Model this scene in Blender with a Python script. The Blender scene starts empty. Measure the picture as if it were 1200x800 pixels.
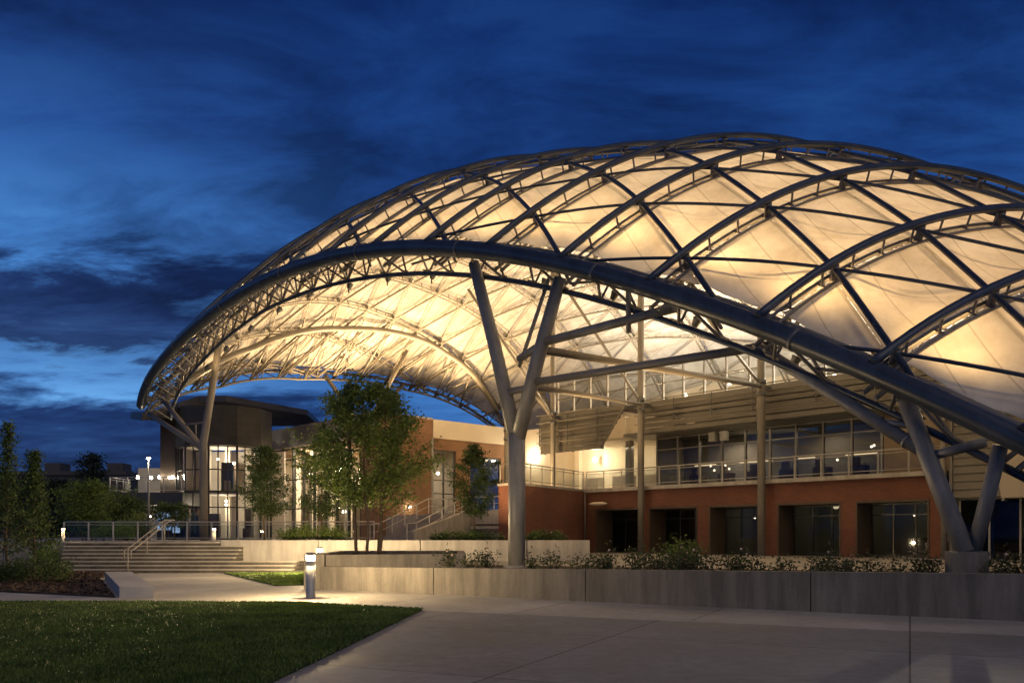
import bpy, math, random, bisect
from mathutils import Vector, Matrix
R = math.radians
PI = math.pi
random.seed(11)
sc = bpy.context.scene
COL = sc.collection

# ------------------------------------------------------------------ mesh helper
class MB:
    def __init__(s):
        s.v = []; s.f = []; s.uv = []; s.sm = []
    def quad(s, a, b, c, d, uv=None, smooth=False):
        n = len(s.v); s.v += [tuple(a), tuple(b), tuple(c), tuple(d)]
        s.f.append((n, n+1, n+2, n+3)); s.sm.append(smooth)
        s.uv.append(uv or ((0, 0), (1, 0), (1, 1), (0, 1)))
    def tri(s, a, b, c):
        n = len(s.v); s.v += [tuple(a), tuple(b), tuple(c)]
        s.f.append((n, n+1, n+2)); s.sm.append(False); s.uv.append(((0, 0), (1, 0), (.5, 1)))
    def poly(s, pts):
        n = len(s.v); s.v += [tuple(p) for p in pts]
        s.f.append(tuple(range(n, n+len(pts)))); s.sm.append(False); s.uv.append(tuple((0, 0) for _ in pts))
    def hexa(s, p):                       # 8 corners: bottom 4 ccw, top 4 ccw
        n = len(s.v); s.v += [tuple(q) for q in p]
        for f in ((3, 2, 1, 0), (4, 5, 6, 7), (0, 1, 5, 4), (1, 2, 6, 5), (2, 3, 7, 6), (3, 0, 4, 7)):
            s.f.append(tuple(n+i for i in f)); s.sm.append(False); s.uv.append(((0, 0), (1, 0), (1, 1), (0, 1)))
    def box(s, x0, x1, y0, y1, z0, z1, M=None):
        p = [(x0, y0, z0), (x1, y0, z0), (x1, y1, z0), (x0, y1, z0), (x0, y0, z1), (x1, y0, z1), (x1, y1, z1), (x0, y1, z1)]
        if M: p = [M(*q) for q in p]
        s.hexa(p)
    def prism(s, base, z0, z1, M=None):   # base: list of (x, y), z0/z1 numbers or lists
        n = len(base)
        zz0 = z0 if isinstance(z0, (list, tuple)) else [z0]*n
        zz1 = z1 if isinstance(z1, (list, tuple)) else [z1]*n
        lo = [(b[0], b[1], zz0[i]) for i, b in enumerate(base)]
        hi = [(b[0], b[1], zz1[i]) for i, b in enumerate(base)]
        if M: lo = [M(*q) for q in lo]; hi = [M(*q) for q in hi]
        s.poly(hi); s.poly(lo[::-1])
        for i in range(n):
            j = (i+1) % n
            s.quad(lo[i], lo[j], hi[j], hi[i])
    def tube(s, pts, r, n=8, caps=True):
        pts = [Vector(p) for p in pts]
        if len(pts) < 2: return
        rs = r if isinstance(r, (list, tuple)) else [r]*len(pts)
        base = len(s.v); t = None; N = None
        for i, p in enumerate(pts):
            a = pts[max(i-1, 0)]; b = pts[min(i+1, len(pts)-1)]
            d = b-a
            if d.length < 1e-9: d = t or Vector((0, 0, 1))
            d.normalize()
            if N is None:
                ref = Vector((0, 0, 1)) if abs(d.z) < .9 else Vector((1, 0, 0))
                N = d.cross(ref).normalized()
            else:
                N = N - d*N.dot(d)
                if N.length < 1e-6: N = d.orthogonal()
                N.normalize()
            B = d.cross(N); t = d
            for k in range(n):
                a_ = 2*PI*k/n
                s.v.append(tuple(p + (N*math.cos(a_)+B*math.sin(a_))*rs[i]))
        for i in range(len(pts)-1):
            for k in range(n):
                k2 = (k+1) % n
                s.f.append((base+i*n+k, base+i*n+k2, base+(i+1)*n+k2, base+(i+1)*n+k))
                s.sm.append(True); s.uv.append(((0, 0), (1, 0), (1, 1), (0, 1)))
        if caps:
            s.f.append(tuple(base+k for k in range(n))[::-1]); s.sm.append(False); s.uv.append(tuple((0, 0) for _ in range(n)))
            e = base+(len(pts)-1)*n
            s.f.append(tuple(e+k for k in range(n))); s.sm.append(False); s.uv.append(tuple((0, 0) for _ in range(n)))
    def lathe(s, prof, c, n=20):          # prof: (radius, z)
        base = len(s.v)
        for r, z in prof:
            for k in range(n):
                a = 2*PI*k/n
                s.v.append((c[0]+r*math.cos(a), c[1]+r*math.sin(a), c[2]+z))
        for i in range(len(prof)-1):
            for k in range(n):
                k2 = (k+1) % n
                s.f.append((base+i*n+k, base+i*n+k2, base+(i+1)*n+k2, base+(i+1)*n+k)); s.sm.append(True)
                s.uv.append(((0, 0), (1, 0), (1, 1), (0, 1)))
    def blob(s, c, r, n=8, m=5):
        s.lathe([(max(r*math.sin(PI*i/m), 1e-4), -r*math.cos(PI*i/m)) for i in range(m+1)], c, n)
    def build(s, name, m, parent=None, local=False, origin=None, bevel=0):
        me = bpy.data.meshes.new(name)
        if parent is not None:
            off = Vector((0, 0, 0)) if local else wloc(parent)
        elif origin is not None:
            off = Vector(origin)
        elif local or not s.v:
            off = Vector((0, 0, 0))
        else:
            xs = [p[0] for p in s.v]; ys = [p[1] for p in s.v]; zs = [p[2] for p in s.v]
            off = Vector(((min(xs)+max(xs))/2, (min(ys)+max(ys))/2, min(zs)))
        me.from_pydata([(p[0]-off.x, p[1]-off.y, p[2]-off.z) for p in s.v], [], s.f)
        me.polygons.foreach_set('use_smooth', s.sm)
        ul = me.uv_layers.new(name='UVMap')
        flat = []
        for u in s.uv:
            for q in u: flat += [q[0], q[1]]
        ul.data.foreach_set('uv', flat)
        me.materials.append(m)
        me.update()
        o = bpy.data.objects.new(name, me); COL.objects.link(o)
        if parent is not None:
            o.parent = parent
        elif not local:
            o.location = off
        if bevel:
            b = o.modifiers.new('bevel', 'BEVEL'); b.width = bevel; b.segments = 2; b.limit_method = 'ANGLE'
        return o

def wloc(o):
    p = Vector((0, 0, 0))
    while o is not None:
        p += Vector(o.location); o = o.parent
    return p
def tag(o, label=None, cat=None, group=None, kind=None):
    if label: o['label'] = label
    if cat: o['category'] = cat
    if group: o['group'] = group
    if kind: o['kind'] = kind
    return o
def thing(name, label, cat, loc=(0, 0, 0), group=None, rz=0):
    o = bpy.data.objects.new(name, None); COL.objects.link(o); o.empty_display_size = .3
    o.location = loc; o.rotation_euler = (0, 0, rz)
    return tag(o, label, cat, group)
def copy_tree(o, loc=None, rz=None, label=None, parent=None, scale=None):
    c = o.copy(); COL.objects.link(c); c.parent = parent
    if loc is not None: c.location = loc
    if rz is not None: c.rotation_euler = (0, 0, rz)
    if scale is not None: c.scale = (scale, scale, scale)
    if label: c['label'] = label
    for ch in list(o.children): copy_tree(ch, parent=c)
    return c
def at(px, D, z):                         # photograph column, distance, height
    return Vector(((px-600)/1000.0*D, D, z))

# ------------------------------------------------------------------ materials
def newmat(name):
    m = bpy.data.materials.new(name); m.use_nodes = True
    nt = m.node_tree; nt.nodes.clear()
    out = nt.nodes.new('ShaderNodeOutputMaterial')
    return m, nt, out
def N(nt, typ, **kw):
    n = nt.nodes.new(typ)
    for k, v in kw.items(): setattr(n, k, v)
    return n
def rgb(c): return (c[0], c[1], c[2], 1)
def mixcol(nt, fac, a, b, mode='MIX'):
    n = N(nt, 'ShaderNodeMix', data_type='RGBA', blend_type=mode)
    for sock, val in ((n.inputs[0], fac), (n.inputs[6], a), (n.inputs[7], b)):
        if hasattr(val, 'links') or isinstance(val, bpy.types.NodeSocket): nt.links.new(val, sock)
        else: sock.default_value = val if isinstance(val, (int, float)) else rgb(val)
    return n.outputs[2]
def math_(nt, op, a, b=None, clamp=False):
    n = N(nt, 'ShaderNodeMath', operation=op); n.use_clamp = clamp
    for i, val in enumerate((a, b)):
        if val is None: continue
        if isinstance(val, bpy.types.NodeSocket): nt.links.new(val, n.inputs[i])
        else: n.inputs[i].default_value = val
    return n.outputs[0]
def noise(nt, vec, scale, detail=4, rough=.55, dist=0):
    n = N(nt, 'ShaderNodeTexNoise'); n.inputs['Scale'].default_value = scale
    n.inputs['Detail'].default_value = detail; n.inputs['Roughness'].default_value = rough
    n.inputs['Distortion'].default_value = dist
    if vec is not None: nt.links.new(vec, n.inputs['Vector'])
    return n.outputs['Fac']
def ramp(nt, fac, stops):
    n = N(nt, 'ShaderNodeValToRGB'); nt.links.new(fac, n.inputs[0])
    el = n.color_ramp.elements
    while len(el) < len(stops): el.new(.5)
    for e, (p, c) in zip(el, stops):
        e.position = p; e.color = rgb(c) if len(c) == 3 else c
    return n.outputs[0]
def geo_pos(nt): return N(nt, 'ShaderNodeNewGeometry').outputs['Position']

def pmat(name, col, rough=.6, var=.15, scale=2., fine=25., metal=0., bump=.15, spec=.5, island=0., streak=0.):
    m, nt, out = newmat(name)
    P = geo_pos(nt)
    n1 = noise(nt, P, scale, 5); n2 = noise(nt, P, fine, 3)
    lo = tuple(c*(1-var) for c in col); hi = tuple(min(c*(1+var), 1) for c in col)
    c = ramp(nt, n1, [(.3, lo), (.7, hi)])
    f = ramp(nt, n2, [(.25, (1-var*.6,)*3), (.75, (1+var*.4,)*3)])
    c = mixcol(nt, 1.0, c, f, 'MULTIPLY')
    if streak:
        mp = N(nt, 'ShaderNodeMapping'); mp.inputs['Scale'].default_value = (2.2, 2.2, .25); nt.links.new(P, mp.inputs[0])
        s_ = ramp(nt, noise(nt, mp.outputs[0], 1.5, 5, .65), [(.38, (1-streak,)*3), (.6, (1, 1, 1))])
        c = mixcol(nt, 1.0, c, s_, 'MULTIPLY')
    if island:
        g = N(nt, 'ShaderNodeNewGeometry')
        i_ = ramp(nt, g.outputs['Random Per Island'], [(0, (1-island,)*3), (1, (1+island,)*3)])
        c = mixcol(nt, 1.0, c, i_, 'MULTIPLY')
    b = N(nt, 'ShaderNodeBsdfPrincipled'); nt.links.new(c, b.inputs['Base Color'])
    b.inputs['Metallic'].default_value = metal; b.inputs['Specular IOR Level'].default_value = spec
    rr = ramp(nt, n1, [(.2, (max(rough-.12, .03),)*3), (.8, (min(rough+.1, 1),)*3)])
    nt.links.new(rr, b.inputs['Roughness'])
    if bump:
        bp = N(nt, 'ShaderNodeBump'); bp.inputs['Strength'].default_value = bump; bp.inputs['Distance'].default_value = .02
        nt.links.new(n2, bp.inputs['Height']); nt.links.new(bp.outputs[0], b.inputs['Normal'])
    nt.links.new(b.outputs[0], out.inputs[0])
    return m
def emat(name, col, s):
    m, nt, out = newmat(name)
    e = N(nt, 'ShaderNodeEmission'); e.inputs[0].default_value = rgb(col); e.inputs[1].default_value = s
    nt.links.new(e.outputs[0], out.inputs[0]); return m
def lensmat(name, col, s):
    m, nt, out = newmat(name)
    e = N(nt, 'ShaderNodeEmission'); e.inputs[0].default_value = rgb(col); e.inputs[1].default_value = s
    t = N(nt, 'ShaderNodeBsdfTransparent'); a = N(nt, 'ShaderNodeAddShader')
    nt.links.new(e.outputs[0], a.inputs[0]); nt.links.new(t.outputs[0], a.inputs[1]); nt.links.new(a.outputs[0], out.inputs[0]); return m
def glassmat(name, tint=(.9, .93, .95), refl=.5):
    m, nt, out = newmat(name)
    t = N(nt, 'ShaderNodeBsdfTransparent'); t.inputs[0].default_value = rgb(tint)
    g = N(nt, 'ShaderNodeBsdfGlossy'); g.inputs['Roughness'].default_value = .02; g.inputs[0].default_value = (.9, .95, 1, 1)
    fr = N(nt, 'ShaderNodeFresnel'); fr.inputs[0].default_value = 1.5
    n1 = noise(nt, geo_pos(nt), .6, 2)
    bp = N(nt, 'ShaderNodeBump'); bp.inputs['Strength'].default_value = .03; nt.links.new(n1, bp.inputs['Height'])
    nt.links.new(bp.outputs[0], g.inputs['Normal'])
    f = math_(nt, 'MULTIPLY', fr.outputs[0], refl*2, True)
    mx = N(nt, 'ShaderNodeMixShader'); nt.links.new(f, mx.inputs[0])
    nt.links.new(t.outputs[0], mx.inputs[1]); nt.links.new(g.outputs[0], mx.inputs[2])
    nt.links.new(mx.outputs[0], out.inputs[0]); return m
def leafmat(name, col, trans=.35, var=.45, patch=0.):
    m, nt, out = newmat(name)
    g = N(nt, 'ShaderNodeNewGeometry')
    c = ramp(nt, g.outputs['Random Per Island'], [(0, tuple(x*(1-var) for x in col)), (.6, col), (1, (col[0]*1.4, col[1]*1.3, col[2]*1.2))])
    if patch:
        c = mixcol(nt, 1.0, c, ramp(nt, noise(nt, g.outputs['Position'], 1.1, 5, .65), [(.32, (1-patch, 1-patch*.9, 1-patch)), (.68, (1+patch*1.1, 1+patch*.8, 1+patch*.5))]), 'MULTIPLY')
    d = N(nt, 'ShaderNodeBsdfPrincipled'); nt.links.new(c, d.inputs['Base Color']); d.inputs['Roughness'].default_value = .55
    d.inputs['Specular IOR Level'].default_value = .3
    t = N(nt, 'ShaderNodeBsdfTranslucent'); nt.links.new(c, t.inputs[0])
    mx = N(nt, 'ShaderNodeMixShader'); mx.inputs[0].default_value = trans
    nt.links.new(d.outputs[0], mx.inputs[1]); nt.links.new(t.outputs[0], mx.inputs[2]); nt.links.new(mx.outputs[0], out.inputs[0])
    return m
def brickmat(name, c1, c2, mortar, sw=.3, sh=.1, ang=0.):
    m, nt, out = newmat(name)
    P = geo_pos(nt)
    mp = N(nt, 'ShaderNodeMapping'); mp.inputs['Rotation'].default_value = (0, 0, ang); nt.links.new(P, mp.inputs[0])
    sx = N(nt, 'ShaderNodeSeparateXYZ'); nt.links.new(mp.outputs[0], sx.inputs[0])
    cx = N(nt, 'ShaderNodeCombineXYZ'); nt.links.new(math_(nt, 'ADD', sx.outputs[0], sx.outputs[1]), cx.inputs[0]); nt.links.new(sx.outputs[2], cx.inputs[1])
    b = N(nt, 'ShaderNodeTexBrick'); nt.links.new(cx.outputs[0], b.inputs[0])
    b.inputs['Color1'].default_value = rgb(c1); b.inputs['Color2'].default_value = rgb(c2); b.inputs['Mortar'].default_value = rgb(mortar)
    b.inputs['Scale'].default_value = 1; b.inputs['Mortar Size'].default_value = .008; b.inputs['Brick Width'].default_value = sw; b.inputs['Row Height'].default_value = sh
    n1 = noise(nt, P, .5, 5)
    c = mixcol(nt, 1.0, b.outputs[0], ramp(nt, n1, [(.3, (.78,)*3), (.7, (1.15,)*3)]), 'MULTIPLY')
    s = N(nt, 'ShaderNodeBsdfPrincipled'); nt.links.new(c, s.inputs['Base Color']); s.inputs['Roughness'].default_value = .85
    bp = N(nt, 'ShaderNodeBump'); bp.inputs['Strength'].default_value = .4; bp.inputs['Distance'].default_value = .01
    nt.links.new(b.outputs['Fac'], bp.inputs['Height']); bp.invert = True; nt.links.new(bp.outputs[0], s.inputs['Normal'])
    nt.links.new(s.outputs[0], out.inputs[0]); return m
def pavemat(name, col, ang, size, joint=(.05, .048, .045), var=.18):
    m, nt, out = newmat(name)
    P = geo_pos(nt)
    mp = N(nt, 'ShaderNodeMapping'); mp.inputs['Rotation'].default_value = (0, 0, ang); nt.links.new(P, mp.inputs[0])
    b = N(nt, 'ShaderNodeTexBrick'); nt.links.new(mp.outputs[0], b.inputs[0]); b.offset = 0
    b.inputs['Color1'].default_value = rgb(tuple(c*.84 for c in col)); b.inputs['Color2'].default_value = rgb(tuple(c*1.08 for c in col)); b.inputs['Mortar'].default_value = rgb(joint)
    b.inputs['Scale'].default_value = 1; b.inputs['Mortar Size'].default_value = .012; b.inputs['Brick Width'].default_value = size[0]; b.inputs['Row Height'].default_value = size[1]
    n1 = noise(nt, P, .45, 6, .6, .4); n2 = noise(nt, P, 5, 5, .7); n3 = noise(nt, P, 60, 3)
    c = mixcol(nt, 1.0, b.outputs[0], ramp(nt, n1, [(.3, (1-var*1.6,)*3), (.7, (1+var,)*3)]), 'MULTIPLY')
    c = mixcol(nt, 1.0, c, ramp(nt, n2, [(.3, (1-var,)*3), (.7, (1+var*.7,)*3)]), 'MULTIPLY')
    c = mixcol(nt, 1.0, c, ramp(nt, n3, [(.2, (.82,)*3), (.8, (1.12,)*3)]), 'MULTIPLY')
    s = N(nt, 'ShaderNodeBsdfPrincipled'); nt.links.new(c, s.inputs['Base Color']); s.inputs['Specular IOR Level'].default_value = .35
    nt.links.new(ramp(nt, n1, [(.25, (.55,)*3), (.75, (.85,)*3)]), s.inputs['Roughness'])
    h = math_(nt, 'SUBTRACT', math_(nt, 'MULTIPLY', n3, .25), b.outputs['Fac'])
    bp = N(nt, 'ShaderNodeBump'); bp.inputs['Strength'].default_value = .3; bp.inputs['Distance'].default_value = .012
    nt.links.new(h, bp.inputs['Height']); nt.links.new(bp.outputs[0], s.inputs['Normal'])
    nt.links.new(s.outputs[0], out.inputs[0]); return m

M = {}
M['steel'] = pmat('shaded_steel_paint', (.055, .070, .095), .36, .14, .9, 14, .1, .04, streak=.3)  # same steel as the columns, shade and sky blue put into the colour
M['steel_col'] = pmat('lit_column_paint', (.25, .24, .22), .5, .14, .9, 14, .05, .04, streak=.3)  # lit copy of the canopy steel, coloured paler and warmer
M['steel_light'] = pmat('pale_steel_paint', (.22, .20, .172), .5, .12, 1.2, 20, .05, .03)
M['steel_dark'] = pmat('dark_steel_paint', (.13, .135, .14), .45, .15, 2, 30, .3, .03)
M['rail'] = pmat('stainless_rail', (.44, .42, .38), .4, .1, 3, 30, .2, .02)
M['concrete'] = pmat('cast_concrete', (.20, .18, .15), .8, .16, .9, 22, 0, .22, .3, streak=.38)
M['concrete_pale'] = pmat('pale_concrete', (.40, .375, .34), .8, .12, .8, 22, 0, .2, .3, streak=.25)
M['coping'] = pmat('concrete_top', (.40, .38, .35), .75, .12, 1.3, 30, 0, .2, .3)
M['riser'] = pmat('shaded_riser', (.10, .092, .08), .85, .25, 1.1, 18, 0, .25, .3, streak=.3)  # streaky concrete, coloured darker to stand in for shade on the risers
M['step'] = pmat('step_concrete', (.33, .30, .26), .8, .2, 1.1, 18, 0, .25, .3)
M['soil'] = pmat('planter_soil', (.06, .045, .032), .95, .4, 3, 30, 0, .8, .2)
M['mulch'] = pmat('bark_mulch', (.105, .068, .045), .95, .4, 4, 30, 0, .8, .2, island=.5)
M['plaster'] = pmat('cream_wall', (.60, .53, .42), .8, .07, .6, 15, 0, .08, .3)
M['band'] = pmat('metal_fascia', (.27, .26, .245), .5, .08, .5, 8, .3, .02)
M['siding'] = pmat('lap_siding', (.16, .152, .135), .6, .1, .7, 12, .2, .05)
M['louvre'] = pmat('louvre_metal', (.175, .164, .142), .5, .14, .8, 12, .4, .04)
M['roof'] = pmat('dark_roof_metal', (.055, .055, .058), .5, .2, .8, 14, .2, .04)
M['slate_panel'] = brickmat('dark_panel_cladding', (.062, .062, .064), (.045, .045, .047), (.016, .016, .016), 1.3, .52, 0)
M['core'] = pmat('dark_core_cladding', (.075, .055, .04), .7, .15, .8, 12, 0, .05)
M['slate'] = pmat('dark_shingle', (.06, .06, .062), .65, .25, 1.5, 14, .1, .06)
M['timber'] = pmat('timber_panel', (.21, .145, .09), .6, .22, 1.5, 14, 0, .1)
M['dark'] = pmat('dark_frame', (.035, .034, .033), .4, .15, 2, 20, .3, .02)
M['far'] = pmat('far_masonry', (.075, .07, .07), .9, .2, .2, 2, 0, 0)
M['bark'] = pmat('tree_bark', (.10, .075, .055), .9, .3, 6, 40, 0, .6, .2)
M['room'] = pmat('room_wall', (.52, .46, .38), .8, .1, .6, 8, 0, .03)
M['floor_in'] = pmat('room_floor', (.26, .22, .18), .5, .15, .8, 8, 0, .03)
M['brick'] = brickmat('red_brick', (.18, .064, .037), (.14, .051, .031), (.10, .066, .05), .3, .1, R(47.07))
M['brick_tan'] = brickmat('tan_brick', (.26, .135, .07), (.21, .11, .058), (.18, .13, .09), .3, .1, R(47.07))
M['glass'] = glassmat('clear_glass', (.93, .95, .95), .45)
M['glass_dark'] = glassmat('tinted_glass', (.30, .31, .32), .6)
M['glass_rail'] = glassmat('rail_glass', (.8, .84, .84), .5)
M['lawn'] = pmat('lawn_soil', (.045, .06, .02), .95, .35, 1.2, 30, 0, .5, .2)
M['grass'] = leafmat('grass_blade', (.075, .125, .026), .1, .25, .45)
M['leaf_maple'] = leafmat('leaf_mid_green', (.125, .185, .042), .4)
M['leaf_dark'] = leafmat('leaf_dark_green', (.065, .105, .032), .35)
M['leaf_bright'] = leafmat('leaf_bright_green', (.16, .26, .04), .4)
M['leaf_rose'] = leafmat('leaf_rose', (.055, .075, .03), .3)
M['leaf_far'] = leafmat('leaf_far', (.035, .05, .03), .25)
M['flower'] = pmat('rose_petal', (.62, .45, .40), .6, .2, 4, 30, 0, 0)
M['ground'] = pmat('ground_earth', (.05, .055, .035), .95, .3, .2, 3, 0, .3, .2)
M['path'] = pavemat('path_concrete', (.42, .39, .345), R(25), (3.4, 4.6))
M['forecourt'] = pavemat('forecourt_concrete', (.26, .245, .23), R(25), (3.9, 3.9), (.045, .042, .04), .22)
M['plaza'] = pavemat('plaza_concrete', (.27, .25, .225), R(47), (3, 3))
M['lamp_warm'] = emat('lamp_warm', (1, .78, .48), 30)
M['lamp_hot'] = emat('lamp_hot', (1, .86, .62), 90)
M['lamp_room'] = emat('lamp_room', (1, .78, .5), 9)
M['lamp_strip'] = emat('lamp_strip', (1, .74, .42), 3)
M['lamp_cool'] = emat('lamp_cool', (.85, .93, 1), 8)
M['lens'] = emat('flood_lens', (1, .8, .5), 25)
M['screen'] = emat('screen_blue', (.45, .65, 1), .6)

# fabric membrane: translucent white cloth with welded seams
def fabric():
    m, nt, out = newmat('white_membrane')
    uv = N(nt, 'ShaderNodeUVMap').outputs[0]
    sx = N(nt, 'ShaderNodeSeparateXYZ'); nt.links.new(uv, sx.inputs[0])
    seam = None
    for p in (.36, .72):
        d = math_(nt, 'ABSOLUTE', math_(nt, 'SUBTRACT', sx.outputs[1], p))
        l = math_(nt, 'LESS_THAN', d, .007)
        seam = l if seam is None else math_(nt, 'MAXIMUM', seam, l)
    P = geo_pos(nt)
    n1 = noise(nt, P, .7, 6, .6, .6); n2 = noise(nt, P, 4, 4, .6)
    c = ramp(nt, n1, [(.3, (.66, .64, .60)), (.7, (.84, .83, .80))])
    c = mixcol(nt, 1.0, c, ramp(nt, n2, [(.3, (.94,)*3), (.7, (1.0,)*3)]), 'MULTIPLY')
    ex = math_(nt, 'MINIMUM', sx.outputs[0], math_(nt, 'SUBTRACT', 1.0, sx.outputs[0]))
    ey = math_(nt, 'MINIMUM', sx.outputs[1], math_(nt, 'SUBTRACT', 1.0, sx.outputs[1]))
    edge_strip = math_(nt, 'LESS_THAN', math_(nt, 'MINIMUM', ex, ey), .028)      # narrow darker strip along the panel edges
    seam = math_(nt, 'MAXIMUM', seam, edge_strip)
    mp2 = N(nt, 'ShaderNodeMapping'); mp2.inputs['Scale'].default_value = (1.1, 1.1, .3); nt.links.new(P, mp2.inputs[0])
    c = mixcol(nt, 1.0, c, ramp(nt, noise(nt, mp2.outputs[0], 1.6, 6, .7), [(.36, (.88, .865, .84)), (.56, (1, 1, 1))]), 'MULTIPLY')
    c = mixcol(nt, math_(nt, 'MULTIPLY', seam, .5), c, (.30, .28, .25))
    d = N(nt, 'ShaderNodeBsdfDiffuse'); t = N(nt, 'ShaderNodeBsdfTranslucent')
    nt.links.new(c, d.inputs[0]); nt.links.new(mixcol(nt, 1.0, c, (1.0, .925, .75), 'MULTIPLY'), t.inputs[0])
    bp = N(nt, 'ShaderNodeBump'); bp.inputs['Strength'].default_value = .25; bp.inputs['Distance'].default_value = .05
    nt.links.new(n1, bp.inputs['Height']); nt.links.new(bp.outputs[0], d.inputs['Normal'])
    mx = N(nt, 'ShaderNodeMixShader'); mx.inputs[0].default_value = FAB_T
    nt.links.new(d.outputs[0], mx.inputs[1]); nt.links.new(t.outputs[0], mx.inputs[2]); nt.links.new(mx.outputs[0], out.inputs[0])
    return m
FAB_T = .42
M['fabric'] = fabric()

# ------------------------------------------------------------------ camera
cam = bpy.data.cameras.new('camera'); co = bpy.data.objects.new('camera', cam); COL.objects.link(co)
co.location = (0, 0, 1.45); co.rotation_euler = (R(90), 0, 0)
cam.sensor_width = 36; cam.lens = 30; cam.shift_y = .19; cam.clip_end = 3000; cam.clip_start = .1
sc.camera = co

# ------------------------------------------------------------------ sky: dusk
w = bpy.data.worlds.new('World'); sc.world = w; w.use_nodes = True
nt = w.node_tree; nt.nodes.clear()
wo = N(nt, 'ShaderNodeOutputWorld'); bg = N(nt, 'ShaderNodeBackground')
sky = N(nt, 'ShaderNodeTexSky'); sky.sky_type = 'NISHITA'; sky.sun_disc = False
SUN_EL, SUN_AZ = R(-3.0), R(-40)
sky.sun_elevation = SUN_EL; sky.sun_rotation = SUN_AZ; sky.altitude = 300; sky.ozone_density = 4
tc = N(nt, 'ShaderNodeTexCoord')
G = tc.outputs['Generated']
sx = N(nt, 'ShaderNodeSeparateXYZ'); nt.links.new(G, sx.inputs[0])
zc = math_(nt, 'ADD', math_(nt, 'MAXIMUM', sx.outputs[2], 0), .16)
cx = N(nt, 'ShaderNodeCombineXYZ')
nt.links.new(math_(nt, 'DIVIDE', sx.outputs[0], zc), cx.inputs[0]); nt.links.new(math_(nt, 'DIVIDE', sx.outputs[1], zc), cx.inputs[1])
mp = N(nt, 'ShaderNodeMapping'); mp.inputs['Rotation'].default_value = (0, 0, R(24)); mp.inputs['Scale'].default_value = (.55, 1.0, 1); mp.inputs['Location'].default_value = (3.1, 1.7, 0)
nt.links.new(cx.outputs[0], mp.inputs[0])
big = noise(nt, mp.outputs[0], 1.05, 7, .6, .6)
fine = noise(nt, mp.outputs[0], 4.6, 9, .64, .45)
cl = math_(nt, 'ADD', math_(nt, 'MULTIPLY', big, .56), math_(nt, 'MULTIPLY', fine, .44))
# elevation, stirred by cloud noise; a break of afterglow and a dark cloud bank towards the west
zz = math_(nt, 'ADD', sx.outputs[2], math_(nt, 'MULTIPLY', math_(nt, 'SUBTRACT', cl, .5), .34))
east = ramp(nt, zz, [(0, (.022, .085, .27)), (.14, (.034, .13, .39)), (.24, (.024, .098, .32)), (.36, (.013, .064, .25)), (.50, (.006, .033, .155)), (.75, (.0035, .016, .08)), (1, (.003, .012, .06))])
west = ramp(nt, zz, [(0, (.010, .034, .12)), (.125, (.013, .042, .15)), (.165, (.09, .27, .62)), (.19, (.07, .22, .53)), (.208, (.013, .034, .11)), (.245, (.015, .042, .14)), (.275, (.056, .205, .54)), (.325, (.042, .16, .45)), (.40, (.018, .076, .28)), (.50, (.0065, .030, .135)), (.8, (.003, .012, .06))])
wf = N(nt, 'ShaderNodeMapRange', interpolation_type='SMOOTHSTEP'); wf.inputs[1].default_value = -.12; wf.inputs[2].default_value = -.40
nt.links.new(math_(nt, 'ADD', sx.outputs[0], math_(nt, 'MULTIPLY', math_(nt, 'SUBTRACT', big, .5), .25)), wf.inputs[0])
base = mixcol(nt, wf.outputs[0], east, west)
cloudcol = ramp(nt, cl, [(.38, (.30, .31, .36)), (.45, (.62, .62, .68)), (.51, (1.0, 1.0, 1.0)), (.59, (1.65, 1.55, 1.36))])
base = mixcol(nt, 1.0, base, cloudcol, 'MULTIPLY')
# twilight from the sky model on top
tw = mixcol(nt, 1.0, sky.outputs[0], (.10, .10, .10), 'MULTIPLY')
add = mixcol(nt, 1.0, base, tw, 'ADD')
nt.links.new(add, bg.inputs[0]); bg.inputs[1].default_value = 1.0
nt.links.new(bg.outputs[0], wo.inputs[0])

sl = bpy.data.lights.new('dusk_light', 'SUN'); so = bpy.data.objects.new('dusk_light', sl); COL.objects.link(so)
sl.energy = .68; sl.angle = R(60); sl.color = (1, .82, .63)
so.rotation_euler = (R(52), 0, R(25))      # soft skylight from behind the camera
sc.view_settings.view_transform = 'Standard'; sc.view_settings.look = 'None'
sc.view_settings.exposure = 0; sc.view_settings.gamma = 1
sc.cycles.use_denoising = True
sc.cycles.max_bounces = 7; sc.cycles.diffuse_bounces = 4; sc.cycles.glossy_bounces = 3
sc.cycles.transmission_bounces = 4; sc.cycles.transparent_max_bounces = 14
sc.cycles.sample_clamp_indirect = 4; sc.cycles.caustics_reflective = False; sc.cycles.caustics_refractive = False

def lamp(kind, name, loc, energy, col=(1, .77, .47), r=.08, aim=None, cone=120, blend=.6, size=1.):
    l = bpy.data.lights.new(name, kind); l.energy = energy; l.color = col
    if kind == 'AREA': l.shape = 'DISK'; l.size = size
    else: l.shadow_soft_size = r
    if kind == 'SPOT': l.spot_size = R(cone); l.spot_blend = blend
    o = bpy.data.objects.new(name, l); COL.objects.link(o); o.location = loc
    if aim is not None:
        d = Vector(aim)-Vector(loc); o.rotation_euler = d.to_track_quat('-Z', 'Y').to_euler()
    return o
PW = (430, 760, 5800, 3000)
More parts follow.
